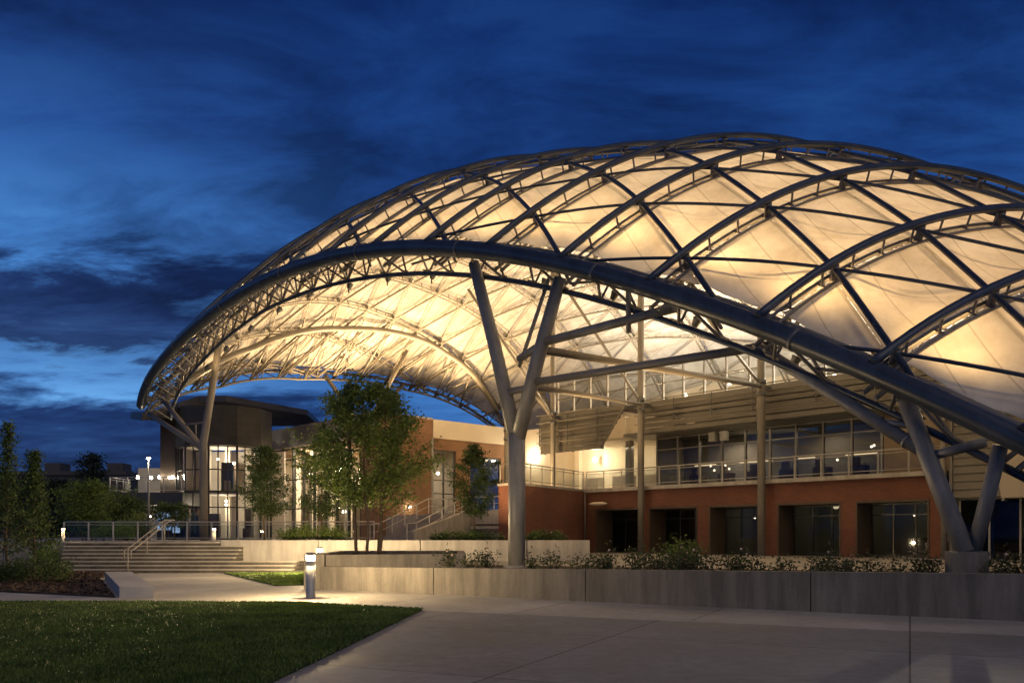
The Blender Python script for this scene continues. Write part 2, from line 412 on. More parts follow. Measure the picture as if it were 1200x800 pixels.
# ------------------------------------------------------------------ canopy geometry in its own frame (u along the front arch, v into depth)
OX, OY = -10.5, 37.0
E1 = Vector((.6816, -.7317, 0)); E2 = Vector((.7317, .6816, 0))
def W(u, v, z): return Vector((OX+E1.x*u+E2.x*v, OY+E1.y*u+E2.y*v, z))
def Wb(u, v, z): return tuple(W(u, v, z))
def front_z(u): return 12.6-.0113*u*u+.0016*max(0, u-18)**2
def rise(v):
    if v < 0: return 1.15*v
    return 8.2*(1-abs(1-min(v, 36)/18.)**2.5)
FAC = [(-40, 1.), (-6, 1.), (3, .955), (9, .885), (13, .885), (18, .935), (22, .915), (28, .85), (40, .78)]
def fac(u):
    for (a, fa_), (b, fb__) in zip(FAC, FAC[1:]):
        if u <= b:
            t = (u-a)/(b-a); t = t*t*(3-2*t); return fa_+(fb__-fa_)*t
    return .85
def S(u, v): return W(u, v, front_z(u)+rise(v)*fac(u))
def nrm(u, v):
    a = S(u+.05, v)-S(u-.05, v); b = S(u, v+.05)-S(u, max(v-.05, 0)); n = a.cross(b)
    if n.z < 0: n = -n
    return n.normalized()
def off(u, v, d): return S(u, v)-nrm(u, v)*d
def v_front(u): return 0 if u > -8 else 2*((-8-u)/13.)**2
SIDE = [(-9, -14.), (2, -21), (8, -24), (14.6, -24.5), (24, -23.5), (32, -21.5), (36, -20)]
def trw(u): return .92+max(0, -2-u)*.055-.018*min(max(0, u-6), 14)
def u_side(v):
    for (a, ua), (b, ub) in zip(SIDE, SIDE[1:]):
        if v <= b: 
            t = (v-a)/(b-a); return ua+(ub-ua)*t
    return SIDE[-1][1]
U_END, V_END = 32.6, 36.0
def inside(u, v, mf=0., ms=0.):
    return v >= v_front(u)+mf and v <= V_END and u >= u_side(v)+ms and u <= U_END
def u_line(i, v):                         # fan of main ribs
    u0 = 8.2+3.1*i-(.45 if i == 6 else .8 if i == 7 else 1.2 if i == 8 else 0)
    return (u0+2.1)*math.exp(.0141*v)-2.1
PITCH = 2.6
def v_node(i, k): return PITCH*k-1.55*i+2.1
def node(i, k):
    v = v_node(i, k); return (u_line(i, v), v)

canopy = thing('canopy_roof', 'large domed canopy of grey steel ribs with glowing white fabric panels', 'canopy', tuple(W(27, 0, 0)))
canopy['kind'] = 'thing'
IMIN, IMAX = -12, 8
def runs(samples, mf, ms):
    out = []; cur = []
    for q in samples:
        if inside(q[0], q[1], mf, ms): cur.append(q)
        else:
            if len(cur) > 2: out.append(cur)
            cur = []
    if len(cur) > 2: out.append(cur)
    return out
INN = .66
def rib(name, uvs, r_out, r_low, ladder, rails, lift=0., post=.85):
    a = [off(u, v, lift) for u, v in uvs]
    mb = MB(); mb.tube(a, r_out if not callable(r_out) else [r_out(u, v) for u, v in uvs], 8)
    o = mb.build(name, M['steel'], canopy)
    c = [off(u, v, INN) for u, v in uvs]
    b = [off(u, v, .24) for u, v in uvs]; e = [off(u, v, .50) for u, v in uvs]
    side = []
    for j in range(len(uvs)):
        t = (a[min(j+1, len(a)-1)]-a[max(j-1, 0)]).normalized(); side.append(t.cross(nrm(*uvs[j])).normalized()*.15)
    mb = MB()
    if rails:
        mb.tube([p+s_ for p, s_ in zip(c, side)], r_low*.6, 7); mb.tube([p-s_ for p, s_ in zip(c, side)], r_low*.6, 7)
    else: mb.tube(c, r_low if not callable(r_low) else [r_low(u, v) for u, v in uvs], 7)
    acc = 0
    for j in range(1, len(uvs)):
        acc += (a[j]-a[j-1]).length
        if acc >= post:
            acc = 0
            if rails: mb.tube([a[j], c[j]], .032, 5); mb.tube([c[j]+side[j], c[j]-side[j]], .03, 5); mb.tube([b[j]+side[j], b[j]-side[j]], .026, 5)
            if ladder(*uvs[j]): mb.tube([e[j], c[j]], .035, 5)
    mb.build('inner_chord', M['steel_light'], o)
    if rails:
        mb = MB(); mb.tube([p+s_ for p, s_ in zip(b, side)], .04, 6); mb.tube([p-s_ for p, s_ in zip(b, side)], .04, 6)
        mb.build('edge_rail', M['steel_light'], o)
    return o
# main ribs
for i in range(IMIN, IMAX+1):
    smp = [(u_line(i, .3*j), .3*j) for j in range(121)]
    for run in runs(smp, 0, 0):
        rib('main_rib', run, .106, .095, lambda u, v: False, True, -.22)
# cross ribs and ties (families B and C); thickness changes beyond the ridge
def blend_rad(near, far):
    def f(u, v):
        t = min(max((v-9)/5., 0), 1) if u > 4 else 1 if u < -4 else min(max((v-5)/5., 0), 1)
        return near*(1-t)+far*t
    return f
def fam(dk):
    lines = []
    for k0 in range(-26, 34):
        pts = []
        for i in range(IMIN, IMAX+1):
            k = k0 if dk == 0 else k0+i
            pts.append(node(i, k))
        fine_ = []
        for a, b in zip(pts, pts[1:]):
            for j in range(8):
                t = j/8.; fine_.append((a[0]+(b[0]-a[0])*t, a[1]+(b[1]-a[1])*t))
        fine_.append(pts[-1])
        lines.append(fine_)
    return lines
for line in fam(0):
    for run in runs(line, 0, 0):
        rib('cross_rib', run, blend_rad(.075, .045), blend_rad(.05, .038), lambda u, v: False, False)
for line in fam(1):
    for run in runs(line, 0, 0):
        rib('tie_tube', run, blend_rad(.045, .075), blend_rad(.04, .08), lambda u, v: v > 6 or u < 2, False, post=.55)
for k0 in range(-30, 40):                   # thin tie rods strung under the cloth
    for par in (0, 1):
        pts = [node(i, k0+(i-par)//2) for i in range(IMIN+par, IMAX+1, 2)]
        fine_ = []
        for a, b in zip(pts, pts[1:]):
            for j in range(10): t = j/10.; fine_.append((a[0]+(b[0]-a[0])*t, a[1]+(b[1]-a[1])*t))
        for run in runs([q for q in fine_ if q[0] < 3 or q[1] > 17], 1., 1.):
            if len(run) < 5: continue
            mb = MB(); mb.tube([off(u, v, INN+.02) for u, v in run], .024, 5); mb.build('tie_rod', M['steel_light'], canopy)
# node hubs where the ribs meet
mb = MB()
nn = 0
for i in range(IMIN, IMAX+1):
    for k in range(-26, 34):
        u, v = node(i, k)
        if inside(u, v, .4, .4):
            mb.tube([off(u, v, -.12), off(u, v, .70)], [.095, .12], 7)
            nn += 1
o = mb.build('node_hub', M['steel_light'], canopy); o['kind'] = 'stuff'
# fabric panels
panels = []
NP = 8
for i in range(IMIN-1, IMAX+1):
    for k in range(-26, 34):
        a, b, c, d = node(i, k), node(i, k+1), node(i+1, k+1), node(i+1, k)
        g = {}
        mrg = .004; mrt = .002
        for x in range(NP+1):
            for y in range(NP+1):
                s_ = mrg+(1-2*mrg)*x/NP; t_ = mrt+(1-2*mrt)*y/NP
                u = (a[0]*(1-s_)+d[0]*s_)*(1-t_)+(b[0]*(1-s_)+c[0]*s_)*t_
                v = (a[1]*(1-s_)+d[1]*s_)*(1-t_)+(b[1]*(1-s_)+c[1]*s_)*t_
                sc_ = 1-.03*math.sin(PI*x/NP)*0
                u2 = min(u, U_END-.2); v2 = min(max(v, v_front(u)+trw(u)+.05), V_END-.2)
                u2 = max(u2, u_side(v2)+.9)
                sag = .22*math.sin(PI*x/NP)*math.sin(PI*y/NP)
                p = off(u2, v2, .26+sag)
                g[x, y] = (p, (u2, v2), abs(u2-u)+abs(v2-v) > 1e-6)
        mb = MB(); area = 0
        for x in range(NP):
            for y in range(NP):
                q = [g[x, y], g[x+1, y], g[x+1, y+1], g[x, y+1]]
                if all(e[2] for e in q): continue
                mb.quad(q[0][0], q[1][0], q[2][0], q[3][0], ((x/NP, y/NP), ((x+1)/NP, y/NP), ((x+1)/NP, (y+1)/NP), (x/NP, (y+1)/NP)), True)
                area += ((q[1][0]-q[0][0]).cross(q[3][0]-q[0][0])).length
        if area < .25: continue
        ctr = g[NP//2, NP//2][0]; n_ = nrm(*g[NP//2, NP//2][1])
        view = (Vector((0, 0, 1.45))-ctr); dist = view.length
        vis = area*abs(n_.dot(view.normalized()))/dist**2
        if ctr.y < 6 or abs(ctr.x/ctr.y) > .66: vis *= .02
        if n_.dot(view) > 0: vis *= 1.3
        panels.append((vis, mb))
panels.sort(key=lambda e: -e[0])
rest = MB()
def weld(mb):                              # share the vertices of one panel so that it shades smooth
    idx = {}; nv = []; mp_ = []
    for p in mb.v:
        k_ = (round(p[0], 4), round(p[1], 4), round(p[2], 4))
        if k_ not in idx: idx[k_] = len(nv); nv.append(p)
        mp_.append(idx[k_])
    mb.v = nv; nf = []; nu = []; ns = []
    for f, u_, s_ in zip(mb.f, mb.uv, mb.sm):
        g_ = [mp_[q] for q in f]
        if len(set(g_)) < 4: 
            keep = []; ku = []
            for q, w_ in zip(g_, u_):
                if q not in keep: keep.append(q); ku.append(w_)
            if len(keep) < 3: continue
            g_ = keep; u_ = tuple(ku)
        nf.append(tuple(g_)); nu.append(u_); ns.append(s_)
    mb.f = nf; mb.uv = nu; mb.sm = ns
for n_, (vis, mb) in enumerate(panels):
    weld(mb)
    if n_ < 100: mb.build('fabric_panel', M['fabric'], canopy)
    else:
        b0 = len(rest.v); rest.v += mb.v; rest.f += [tuple(q+b0 for q in f) for f in mb.f]; rest.uv += mb.uv; rest.sm += mb.sm
o = rest.build('fabric_field', M['fabric'], canopy); o['kind'] = 'stuff'

# front arch: big outer tube, two inner chords, web lattice
us = [U_END+.6-.45*j for j in range(int((U_END+.6+21)/.45)+1)]
us[-1] = -21.
A0 = [S(u, v_front(u)) for u in us]
A1 = [off(u, v_front(u)+trw(u), .46) for u in us]
A2 = [W(u, v_front(u)+.95*trw(u), 0)+Vector((0, 0, front_z(u)+rise(v_front(u))-.72)) for u in us]
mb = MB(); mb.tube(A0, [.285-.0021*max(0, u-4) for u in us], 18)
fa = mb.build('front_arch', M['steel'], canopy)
for j in range(6, len(A0)-1, 13):
    d = (A0[j+1]-A0[j]).normalized(); mb = MB(); mb.tube([A0[j]-d*.05, A0[j]+d*.05], .30-.0021*max(0, us[j]-4), 18); mb.build('flange_ring', M['steel_dark'], fa)
mb = MB(); mb.tube(A1, .075, 8); mb.build('upper_chord', M['steel_light'], fa)
mb = MB(); mb.tube(A2, .085, 8); mb.build('lower_chord', M['steel'], fa)
mb = MB(); step = 3
for n_, j in enumerate(range(0, len(A0)-step, step)):
    h = j+(step+1)//2
    if us[j] > 7 and n_ % 2: continue
    mb = MB()
    mb.tube([A2[j], A0[h]], .045, 6); mb.tube([A0[h], A2[j+step]], .045, 6)
    if n_ % 2 == 0: mc = MB(); mc.tube([A1[j], A0[h], A1[j+step]], .04, 6); mc.build('lattice_brace', M['steel'], fa)
    mb.tube([A2[j], A1[h]], .04, 6); mb.tube([A1[h], A2[j+step]], .04, 6)
    if us[j] < 7: mb.tube([A1[j], A2[j]], .04, 6)
    mb.build('web_bay', M['steel_light'], fa)
for n_, j in enumerate(range(0, len(A0)-step, step)):
    c = A2[j]; d = (A2[j+1]-A2[j]).normalized(); upv = (A0[j]-A2[j]).normalized(); nn_ = d.cross(upv).normalized()*.012
    p = [c-d*.22+upv*.16, c+d*.22+upv*.16, c+d*.07-upv*.1, c-d*.07-upv*.1]
    mb = MB(); mb.hexa([q-nn_ for q in p]+[q+nn_ for q in p]); mb.build('gusset_plate', M['steel_light'], fa)
mb = MB()                                   # metal gutter between the tube and the cloth
for j in range(len(us)-1):
    if us[j] < 5: break
    q = []
    for u in (us[j], us[j+1]): q += [off(u, v_front(u)+.34, .40), off(u, v_front(u)+trw(u)-.02, .52)]
    mb.quad(q[0], q[2], q[3], q[1])
mb.build('gutter', M['steel_dark'], fa)

# side arch over the left opening
vs = [2+.45*j for j in range(int(34/.45)+1)]
B0 = [S(u_side(v), v) for v in vs]
B1 = [S(u_side(v), v)+E1*.55+Vector((0, 0, -.60)) for v in vs]
B2 = [off(u_side(v)+.9, v, .45) for v in vs]
B3 = [off(u_side(v)+1.2+5.2*max(0, 1-((v-17)/15.5)**2), v, .95) for v in vs]
mb = MB(); mb.tube(B0, .12, 12); sa = mb.build('side_arch', M['steel_light'], canopy)
mb = MB(); mb.tube(B1, .085, 8); mb.build('lower_chord', M['steel_light'], sa)
mb = MB(); mb.tube(B2, .07, 8); mb.build('upper_chord', M['steel_light'], sa)
mb = MB(); mb.tube(B3[:66], .20, 12); mb.build('inner_arch', M['steel_light'], canopy)
mb = MB()
for j in range(0, len(vs)-4, 4):
    h = j+2
    mb.tube([B1[j], B0[h]], .04, 6); mb.tube([B0[h], B1[j+4]], .04, 6)
    mb.tube([B2[j], B0[h]], .035, 6); mb.tube([B0[h], B2[j+4]], .035, 6)
    mb.tube([B2[j], B1[j]], .035, 6)
mb.build('web_lattice', M['steel_light'], sa)
mb = MB()
for j in range(4, 62, 5):
    mb.tube([B1[j], B3[min(j+3, 65)]], .065, 8); mb.tube([B1[j], B3[max(j-3, 0)]], .065, 8); mb.tube([B1[j], B3[j]], .04, 6)
mb.build('arch_strut', M['steel_light'], canopy)
# rear and right edge tubes
mb = MB(); mb.tube([S(-20+52.6*j/60., 36) for j in range(61)], .16, 10); mb.build('rear_arch', M['steel'], canopy)
mb = MB(); mb.tube([S(U_END, .6*j) for j in range(61)], .16, 10); mb.build('end_arch', M['steel'], canopy)
mb = MB()
for u, v in ((U_END, 0), (U_END, 36), (-20, 36)):
    p = S(u, v); 
    if p.z > 0: mb.tube([p, (p.x, p.y, -.2)], .2, 10)
mb.build('edge_post', M['steel'], canopy)

def arch_pt(px):                           # point of the front arch seen at this photograph column
    d = (px-600)/1000.; best = None
    for u in [-21+.05*j for j in range(1080)]:
        p = S(u, v_front(u)); e = abs(p.x/p.y-d)
        if best is None or e < best[0]: best = (e, u)
    return best[1]
def chord_pt(u): return W(u, v_front(u)+.5, front_z(u)+rise(v_front(u))-.35)

# ---- forked column in the front planter
def pipe(pts, r, n=16):
    mb = MB(); mb.tube(pts, r, n); return mb
ub = arch_pt(598)
FB = W(ub, .25, .45)
FB = Vector((FB.x, FB.y, .45))
fc = thing('forked_column', 'tall grey steel column forking in two, standing in the front concrete planter', 'column', tuple(FB))
fk = Vector((FB.x, FB.y, 4.55))
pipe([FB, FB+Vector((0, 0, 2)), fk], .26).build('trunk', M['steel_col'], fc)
mb = MB(); mb.lathe([(.0, .12), (.40, .12), (.42, .10), (.42, .0)], FB, 20); mb.build('base_plate', M['steel_col'], fc)
bl = []
for px in (541, 643):
    e = chord_pt(arch_pt(px)); bl.append(e)
    pipe([fk-Vector((0, 0, .25)), fk+(e-fk)*.5, e], [.23, .21, .185]).build('branch', M['steel_col'], fc)
def on_branch(n_, z):
    e = bl[n_]; t = (z-fk.z)/(e.z-fk.z); return fk+(e-fk)*t
pipe([on_branch(0, 5.9), on_branch(1, 5.9)], .11, 12).build('tie_strut', M['steel_light'], fc)

# ---- raking column on its pedestal at the right
RB = at(1133, 16.6, .62)
rc = thing('raking_column', 'slanting two-legged grey steel column on a round concrete pedestal at right', 'column', tuple(RB))
mb = MB(); mb.lathe([(.0, .52), (.36, .52), (.385, .49), (.385, -.1)], RB, 26); mb.build('pedestal', M['concrete'], rc)
b0 = RB+Vector((0, 0, .5))
ua = arch_pt(1047); ea = W(ua, .55, front_z(ua)-.25)
ub2 = arch_pt(1168); eb = W(ub2, .3, front_z(ub2)-.3)
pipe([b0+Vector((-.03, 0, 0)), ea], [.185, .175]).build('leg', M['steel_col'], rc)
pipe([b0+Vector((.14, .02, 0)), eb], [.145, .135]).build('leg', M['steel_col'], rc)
def on_leg(t): return b0+(ea-b0)*t
ul = arch_pt(868); el = W(ul, .8, front_z(ul)-.55)
pipe([on_leg(.62), el], [.145, .135]).build('brace', M['steel_col'], rc)
uq = arch_pt(1142); eq = W(uq, .6, front_z(uq)-.4)
pipe([on_leg(.60), eq], .10).build('brace', M['steel_col'], rc)
mm = on_leg(.62)+(el-on_leg(.62))*.27
pipe([mm, on_leg(.80)], .075).build('strut', M['steel_col'], rc)
for t, d in ((.15, None),):
    mb = MB(); dd = (el-on_leg(.62)).normalized(); p = on_leg(.62)+dd*.5; mb.tube([p-dd*.03, p+dd*.03], .165, 16); mb.build('collar', M['steel_col'], rc)
mb = MB(); mb.box(-.3, .3, -.25, .25, 0, .04, lambda x, y, z: (b0.x+x, b0.y+y, b0.z+z-.0)); mb.build('base_plate', M['steel_dark'], rc)

# ---- column at the left tip, on the raised terrace
LB = Vector((-17.9, 49.6, 1.2))
lc = thing('forked_column', 'pale forked steel column carrying the left tip of the canopy, beyond the steps', 'column', tuple(LB))
lf = LB+Vector((-.05, 0, 5.6))
top = off(-14.5, 6.0, .5)
top = Vector((LB.x+.75, LB.y+.5, 13.0))
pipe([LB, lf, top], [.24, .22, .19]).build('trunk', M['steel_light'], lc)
tips = (W(-18.6, 2.4, front_z(-18.6)+rise(2.0)-.95), W(-20.9, 2.4, front_z(-20.9)+rise(2)-.55))
for e in tips: pipe([lf-Vector((0, 0, .3)), e], [.17, .14]).build('branch', M['steel_light'], lc)
p = lf+(tips[0]-lf)*.42; q = Vector((lf.x+.16, lf.y+.1, p.z))
pipe([p, q], .06, 8).build('strut', M['steel_light'], lc)
pipe([p+(q-p)*.5, (p+(q-p)*.5)-Vector((0, 0, 1.1))], .05, 8).build('strut', M['steel_light'], lc)

# ---- tripod of the side arch on the roof of the hall
TB = W(-21.6, 19.0, 9.6)
def side_v(px):
    d = (px-600)/1000.
    return min([2+.1*j for j in range(330)], key=lambda v: abs(S(u_side(v), v).x/S(u_side(v), v).y-d))
tp = thing('tripod_column', 'pale three-armed steel tripod under the side arch, rising behind the tree and brick roof', 'column', tuple(TB))
for px, uu, zoff in ((374, .5, .75), (436, 4.5, .9), (466, .6, .75)):
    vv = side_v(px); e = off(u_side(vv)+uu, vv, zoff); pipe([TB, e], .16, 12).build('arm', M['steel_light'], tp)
# ------------------------------------------------------------------ the ground and the terraces
def sheet(name, pts, z, m, kind='structure'):
    mb = MB(); mb.poly([(x, y, z) for x, y in pts]); o = mb.build(name, m); tag(o, kind=kind); return o
def slab(name, pts, z0, z1, m, kind='structure', bevel=0):
    mb = MB(); mb.prism(pts, z0, z1); o = mb.build(name, m, bevel=bevel); tag(o, kind=kind); return o
g_ = MB(); g_.quad((-900, -300, -.05), (900, -300, -.05), (900, 1500, -.05), (-900, 1500, -.05)); tag(g_.build('ground', M['ground']), kind='structure')
sheet('path', [(-60, .5), (40, .5), (40, 30), (3, 38), (-60, 38)], .004, M['path'])
sheet('forecourt', [(-1.72, 16.62), (8, 12.1), (20, 6.6), (26, 2), (26, -8), (-3, -8), (-2.64, 1.5), (-2.36, 8.4)], .009, M['forecourt'])
uvp = lambda pts: [(W(u, v, 0).x, W(u, v, 0).y) for u, v in pts]
slab('plaza', [(-3, 31), (5, 27), (30, 19), (70, 19), (70, 110), (0, 110)], -.3, .4, M['plaza'])
DECK = [(-60, 36.45), (3.0, 36.65), (3.0, 40)] + uvp([(-.9, 15.6), (-3.3, 24), (-3, 42)]) + [(-20, 130), (-90, 130)]
slab('terrace', DECK, -.3, 1.2, M['plaza'])
# lawns and beds
LAWN = [(-1.75, 16.7), (-4.6, 18.3), (-7, 18.5), (-30, 18.7), (-30, 1.2), (-2.66, 1.2), (-2.36, 8.4)]
slab('lawn', LAWN, -.02, .03, M['lawn'])
PATCH = [(-11.2, 33.2), (-7.4, 33.4), (-6.05, 25.4), (-6.9, 24.9)]
slab('lawn_strip', PATCH, -.02, .03, M['lawn'])
MUL = [(-9.35, 20.1), (-13.3, 22.15), (-32, 24), (-40, 36), (-19.0, 36.3), (-18.0, 33.4), (-14.6, 33.3), (-14.05, 29)]
slab('mulch_bed', MUL, -.02, .05, M['soil'])
slab('planter_bed', [(-4.9, 23.45), (9, 14.68), (17.6, 9.3), (24, 12), (13, 21.5), (5, 26.6), (-2.5, 30)], -.1, [.50, .58, .60, .6, .5, .47, .47], M['soil'])

def in_poly(x, y, P):
    c = False; j = len(P)-1
    for i in range(len(P)):
        (xi, yi), (xj, yj) = P[i], P[j]
        if (yi > y) != (yj > y) and x < (xj-xi)*(y-yi)/(yj-yi)+xi: c = not c
        j = i
    return c
def blades(name, P, n, z, h, xr, yr, near=True):
    rnd = random.Random(5); mb = MB(); c = 0
    while c < n:
        y = yr[0]+(yr[1]-yr[0])*(rnd.random()**(1.35 if near else 1)); x = rnd.uniform(*xr)
        if not in_poly(x, y, P) or abs(x/max(y, .1)) > .68: continue
        if rnd.random() < .5: x += rnd.gauss(0, .035); y += rnd.gauss(0, .05)
        a = rnd.uniform(0, 2*PI); hh = h*rnd.uniform(.55, 1.25); ww = .006+.0009*y
        t = rnd.uniform(0, .03); b = rnd.uniform(0, 2*PI)
        dx, dy = math.cos(a)*ww, math.sin(a)*ww
        mb.tri((x-dx, y-dy, z), (x+dx, y+dy, z), (x+math.cos(b)*t, y+math.sin(b)*t, z+hh)); c += 1
    return tag(mb.build(name, M['grass']), kind='stuff')
blades('grass', LAWN, 85000, .028, .045, (-14, -1.7), (7.5, 18.7))
blades('strip_grass', PATCH, 9000, .028, .05, (-11.3, -5.9), (24.8, 33.5), False)
rnd = random.Random(3); mb = MB(); c = 0
while c < 9000:
    x, y = rnd.uniform(-24, -9), rnd.uniform(20, 34)
    if not in_poly(x, y, MUL): continue
    a = rnd.uniform(0, 2*PI); l, w_ = rnd.uniform(.03, .09), rnd.uniform(.01, .028); t = rnd.uniform(-.03, .03)
    ca, sa_ = math.cos(a), math.sin(a); z = .052+rnd.uniform(0, .04)
    mb.quad((x-ca*l-sa_*w_, y-sa_*l+ca*w_, z-t), (x+ca*l-sa_*w_, y+sa_*l+ca*w_, z+t), (x+ca*l+sa_*w_, y+sa_*l-ca*w_, z+t+.01), (x-ca*l+sa_*w_, y-sa_*l-ca*w_, z-t+.01)); c += 1
tag(mb.build('bark_chips', M['mulch']), kind='stuff')

# ------------------------------------------------------------------ planter walls, bench, retaining wall
PA, PB = Vector((-5.25, 23.3, 0)), Vector((17.2, 9.14, 0))
PD = (PB-PA).normalized(); PN = Vector((-PD.y, PD.x, 0)); 
if PN.y < 0: PN = -PN
PL = (PB-PA).length
def ptop(s): return .62+.0113*s
pw = thing('planter_wall', 'long low concrete planter wall in front of the roses, its corner by the bollard', 'planter wall', tuple(PA))
cuts = [0]
for px in (508, 686, 950):
    d = (px-600)/1000.; s_ = (d*PA.y-PA.x)/(PD.x-d*PD.y); cuts.append(s_)
cuts.append(PL)
for a, b in zip(cuts, cuts[1:]):
    mb = MB(); a2, b2 = a+.011, b-.011
    pts = [PA+PD*a2, PA+PD*b2, PA+PD*b2+PN*.32, PA+PD*a2+PN*.32]
    mb.prism([(q.x, q.y) for q in pts], -.05, [ptop(a2), ptop(b2), ptop(b2), ptop(a2)])
    mb.build('wall_panel', M['concrete'], pw, bevel=.012)
mb = MB(); q0 = PA+PN*.33; mb.prism([(PA.x+.0, PA.y+.0+.39), (PA.x+.3, PA.y+.35), (PA.x-.25, PA.y+1.2), (PA.x-.5, PA.y+1.1)], -.05, .60)
mb.build('wall_panel', M['concrete'], pw, bevel=.012)

tw_ = thing('tree_planter', 'raised concrete planter box with rounded corner holding the multi-stem tree', 'planter', (-4, 27.5, 0))
T4 = [(-5.6, 23.75), (-1.35, 25.1), (-1.75, 31), (-6.3, 31)]
cx_, cy_ = -3.8, 27.7
inn = [(x+(cx_-x)*.11, y+(cy_-y)*.085) for x, y in T4]
for i in range(4):
    j = (i+1) % 4
    mb = MB(); mb.prism([T4[i], T4[j], inn[j], inn[i]], -.05, .93); mb.build('wall_panel', M['concrete'], tw_, bevel=.015)
mb = MB(); mb.prism([(-5.76, 23.62), (-5.2, 23.62), (-5.2, 24.25), (-5.76, 24.25)], -.05, .955); mb.build('corner_block', M['concrete'], tw_, bevel=.02)
mb = MB(); mb.prism(inn, -.05, .84); mb.build('soil', M['soil'], tw_)

bb = MB(); bb.prism([(-9.2, 20.0), (-8.42, 20.05), (-12.75, 28.6), (-13.6, 28.5)], -.05, .27)
tag(bb.build('bench_block', M['coping'], bevel=.015), 'low pale concrete seat block beside the bark mulch bed', 'bench', kind='thing')
rw = thing('retaining_wall', 'long concrete retaining wall running from the front steps to the brick terrace', 'retaining wall', (-5, 36.2, 0))
for a, b in ((-12.3, -8.2), (-8.18, -3.9), (-3.88, .6), (.62, 3.3)):
    mb = MB(); mb.box(a, b, 36.05+(a+12.3)*.012, 36.42, -.05, 1.285); mb.build('wall_panel', M['concrete_pale'], rw, bevel=.015)

# front steps
st = thing('front_staircase', 'broad flight of concrete steps rising to the terrace at left', 'staircase', (-14.8, 33.7, 0))
NR = 8; RH = 1.2/NR; TD = .345
for i in range(NR):
    y0 = 33.7+i*TD; x0 = -17.9-i*.14; x1 = -8.7 if i < 3 else -11.35
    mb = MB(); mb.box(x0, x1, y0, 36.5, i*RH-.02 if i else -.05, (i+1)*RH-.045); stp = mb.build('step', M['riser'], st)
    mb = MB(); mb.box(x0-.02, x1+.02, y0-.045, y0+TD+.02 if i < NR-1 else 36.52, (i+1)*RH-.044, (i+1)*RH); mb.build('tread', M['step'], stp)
hr = thing('stair_handrail', 'slim steel handrail in the middle of the front steps', 'handrail', (-15.1, 33.6, 0))
pa, pb = Vector((-15.15, 33.65, .0)), Vector((-14.9, 36.6, 1.2))
for dx in (0, .12):
    mb = MB(); q = Vector((dx*2.2, 0, 0))
    mb.tube([pa+q+Vector((0, -.3, .55)), pa+q+Vector((0, -.3, .92)), pa+q+Vector((0, 0, .95)), pb+q+Vector((0, 0, .95)), pb+q+Vector((0, .4, .95))], .024, 8)
    mb.build('rail', M['steel_light'], hr)
for f in (0, .5, 1):
    p = pa+(pb-pa)*f
    mb = MB(); mb.tube([p, p+Vector((0, 0, .95))], .026, 8); mb.build('post', M['steel_light'], hr)

# railings ------------------------------------------------------
def railing(label, pts, h, name='railing', step=1.5, mids=(.15, .85), panel=None, group=None, rail=.036, cat='railing', post=.034):
    t = thing(name, label, cat, tuple(pts[0]), group)
    t['kind'] = 'thing'
    up = Vector((0, 0, 1))
    for f in (1.0,)+tuple(mids):
        mb = MB(); mb.tube([p+up*h*f for p in pts], rail if f == 1 else rail*.55, 8); mb.build('rail', M['rail'], t)
    for a, b in zip(pts, pts[1:]):
        L = (b-a).length; n = max(1, round(L/step))
        for i in range(n+1):
            if i == n and b is not pts[-1]: continue
            p = a+(b-a)*(i/n); d = (b-a).normalized()*.0
            mb = MB(); mb.box(-post, post, -post, post, 0, h, lambda x, y, z, p=p: (p.x+x, p.y+y, p.z+z)); mb.build('post', M['rail'], t)
        if panel:
            mb = MB(); d = (b-a).normalized()
            for i in range(n):
                p = a+(b-a)*(i/n)+d*.07; q = a+(b-a)*((i+1)/n)-d*.07
                mb.quad(p+up*h*.12, q+up*h*.12, q+up*h*.88, p+up*h*.88)
            mb.build('infill_panel', panel, t)
    return t
V3 = lambda x, y, z: Vector((x, y, z))
railing('long steel railing along the terrace edge behind the front steps', [V3(-25.2, 48, 1.2), V3(-16.9, 48, 1.2), V3(-7.6, 47, 1.2)], 1.05, panel=M['glass_rail'])

# bollards ------------------------------------------------------
def bollard(loc, h, r, label, e, pw):
    t = thing('bollard_light', label, 'bollard light', loc)
    mb = MB(); mb.lathe([(r, 0), (r, h*.83), (r*.6, h*.83)], (0, 0, 0), 22); mb.build('post', M['rail'], t, local=True)
    mb = MB(); mb.lathe([(r*.88, h*.835), (r*.88, h*.94)], (0, 0, 0), 18); mb.build('lens', e, t, local=True)
    mb = MB(); mb.lathe([(0.001, h*1.0), (r*.92, h*1.0), (r, h*.985), (r, h*.945), (0.001, h*.944)], (0, 0, 0), 22); mb.build('cap', M['steel_light'], t, local=True)
    lamp('POINT', 'bollard_bulb', (loc[0], loc[1], loc[2]+h*.9), pw, (1, .72, .38), .1)
    mb = MB()
    for k in range(3):
        a = 2*PI*k/3+.9; mb.tube([(math.cos(a)*r*.96, math.sin(a)*r*.96, h*.83), (math.cos(a)*r*.96, math.sin(a)*r*.96, h*.95)], .006, 5)
    mb.build('guard_rod', M['steel_light'], t, local=True)
    return t
EB = lensmat('bollard_lens', (1, .74, .42), 6)
bollard(tuple(at(364, 19.9, 0)), 1.07, .112, 'tall round bollard light at the lawn edge by the planter corner', EB, 1700)
bollard(tuple(at(375, 31.6, 0)), 1.05, .11, 'bollard light half hidden behind the tree planter corner', EB, 4000)
bollard(tuple(at(74, 37.3, 1.2)), .62, .07, 'short bollard light at the top left end of the front steps', EB, 110)
bollard(tuple(at(251, 37.0, 1.2)), .62, .07, 'short bollard light at the top right end of the front steps', EB, 110)

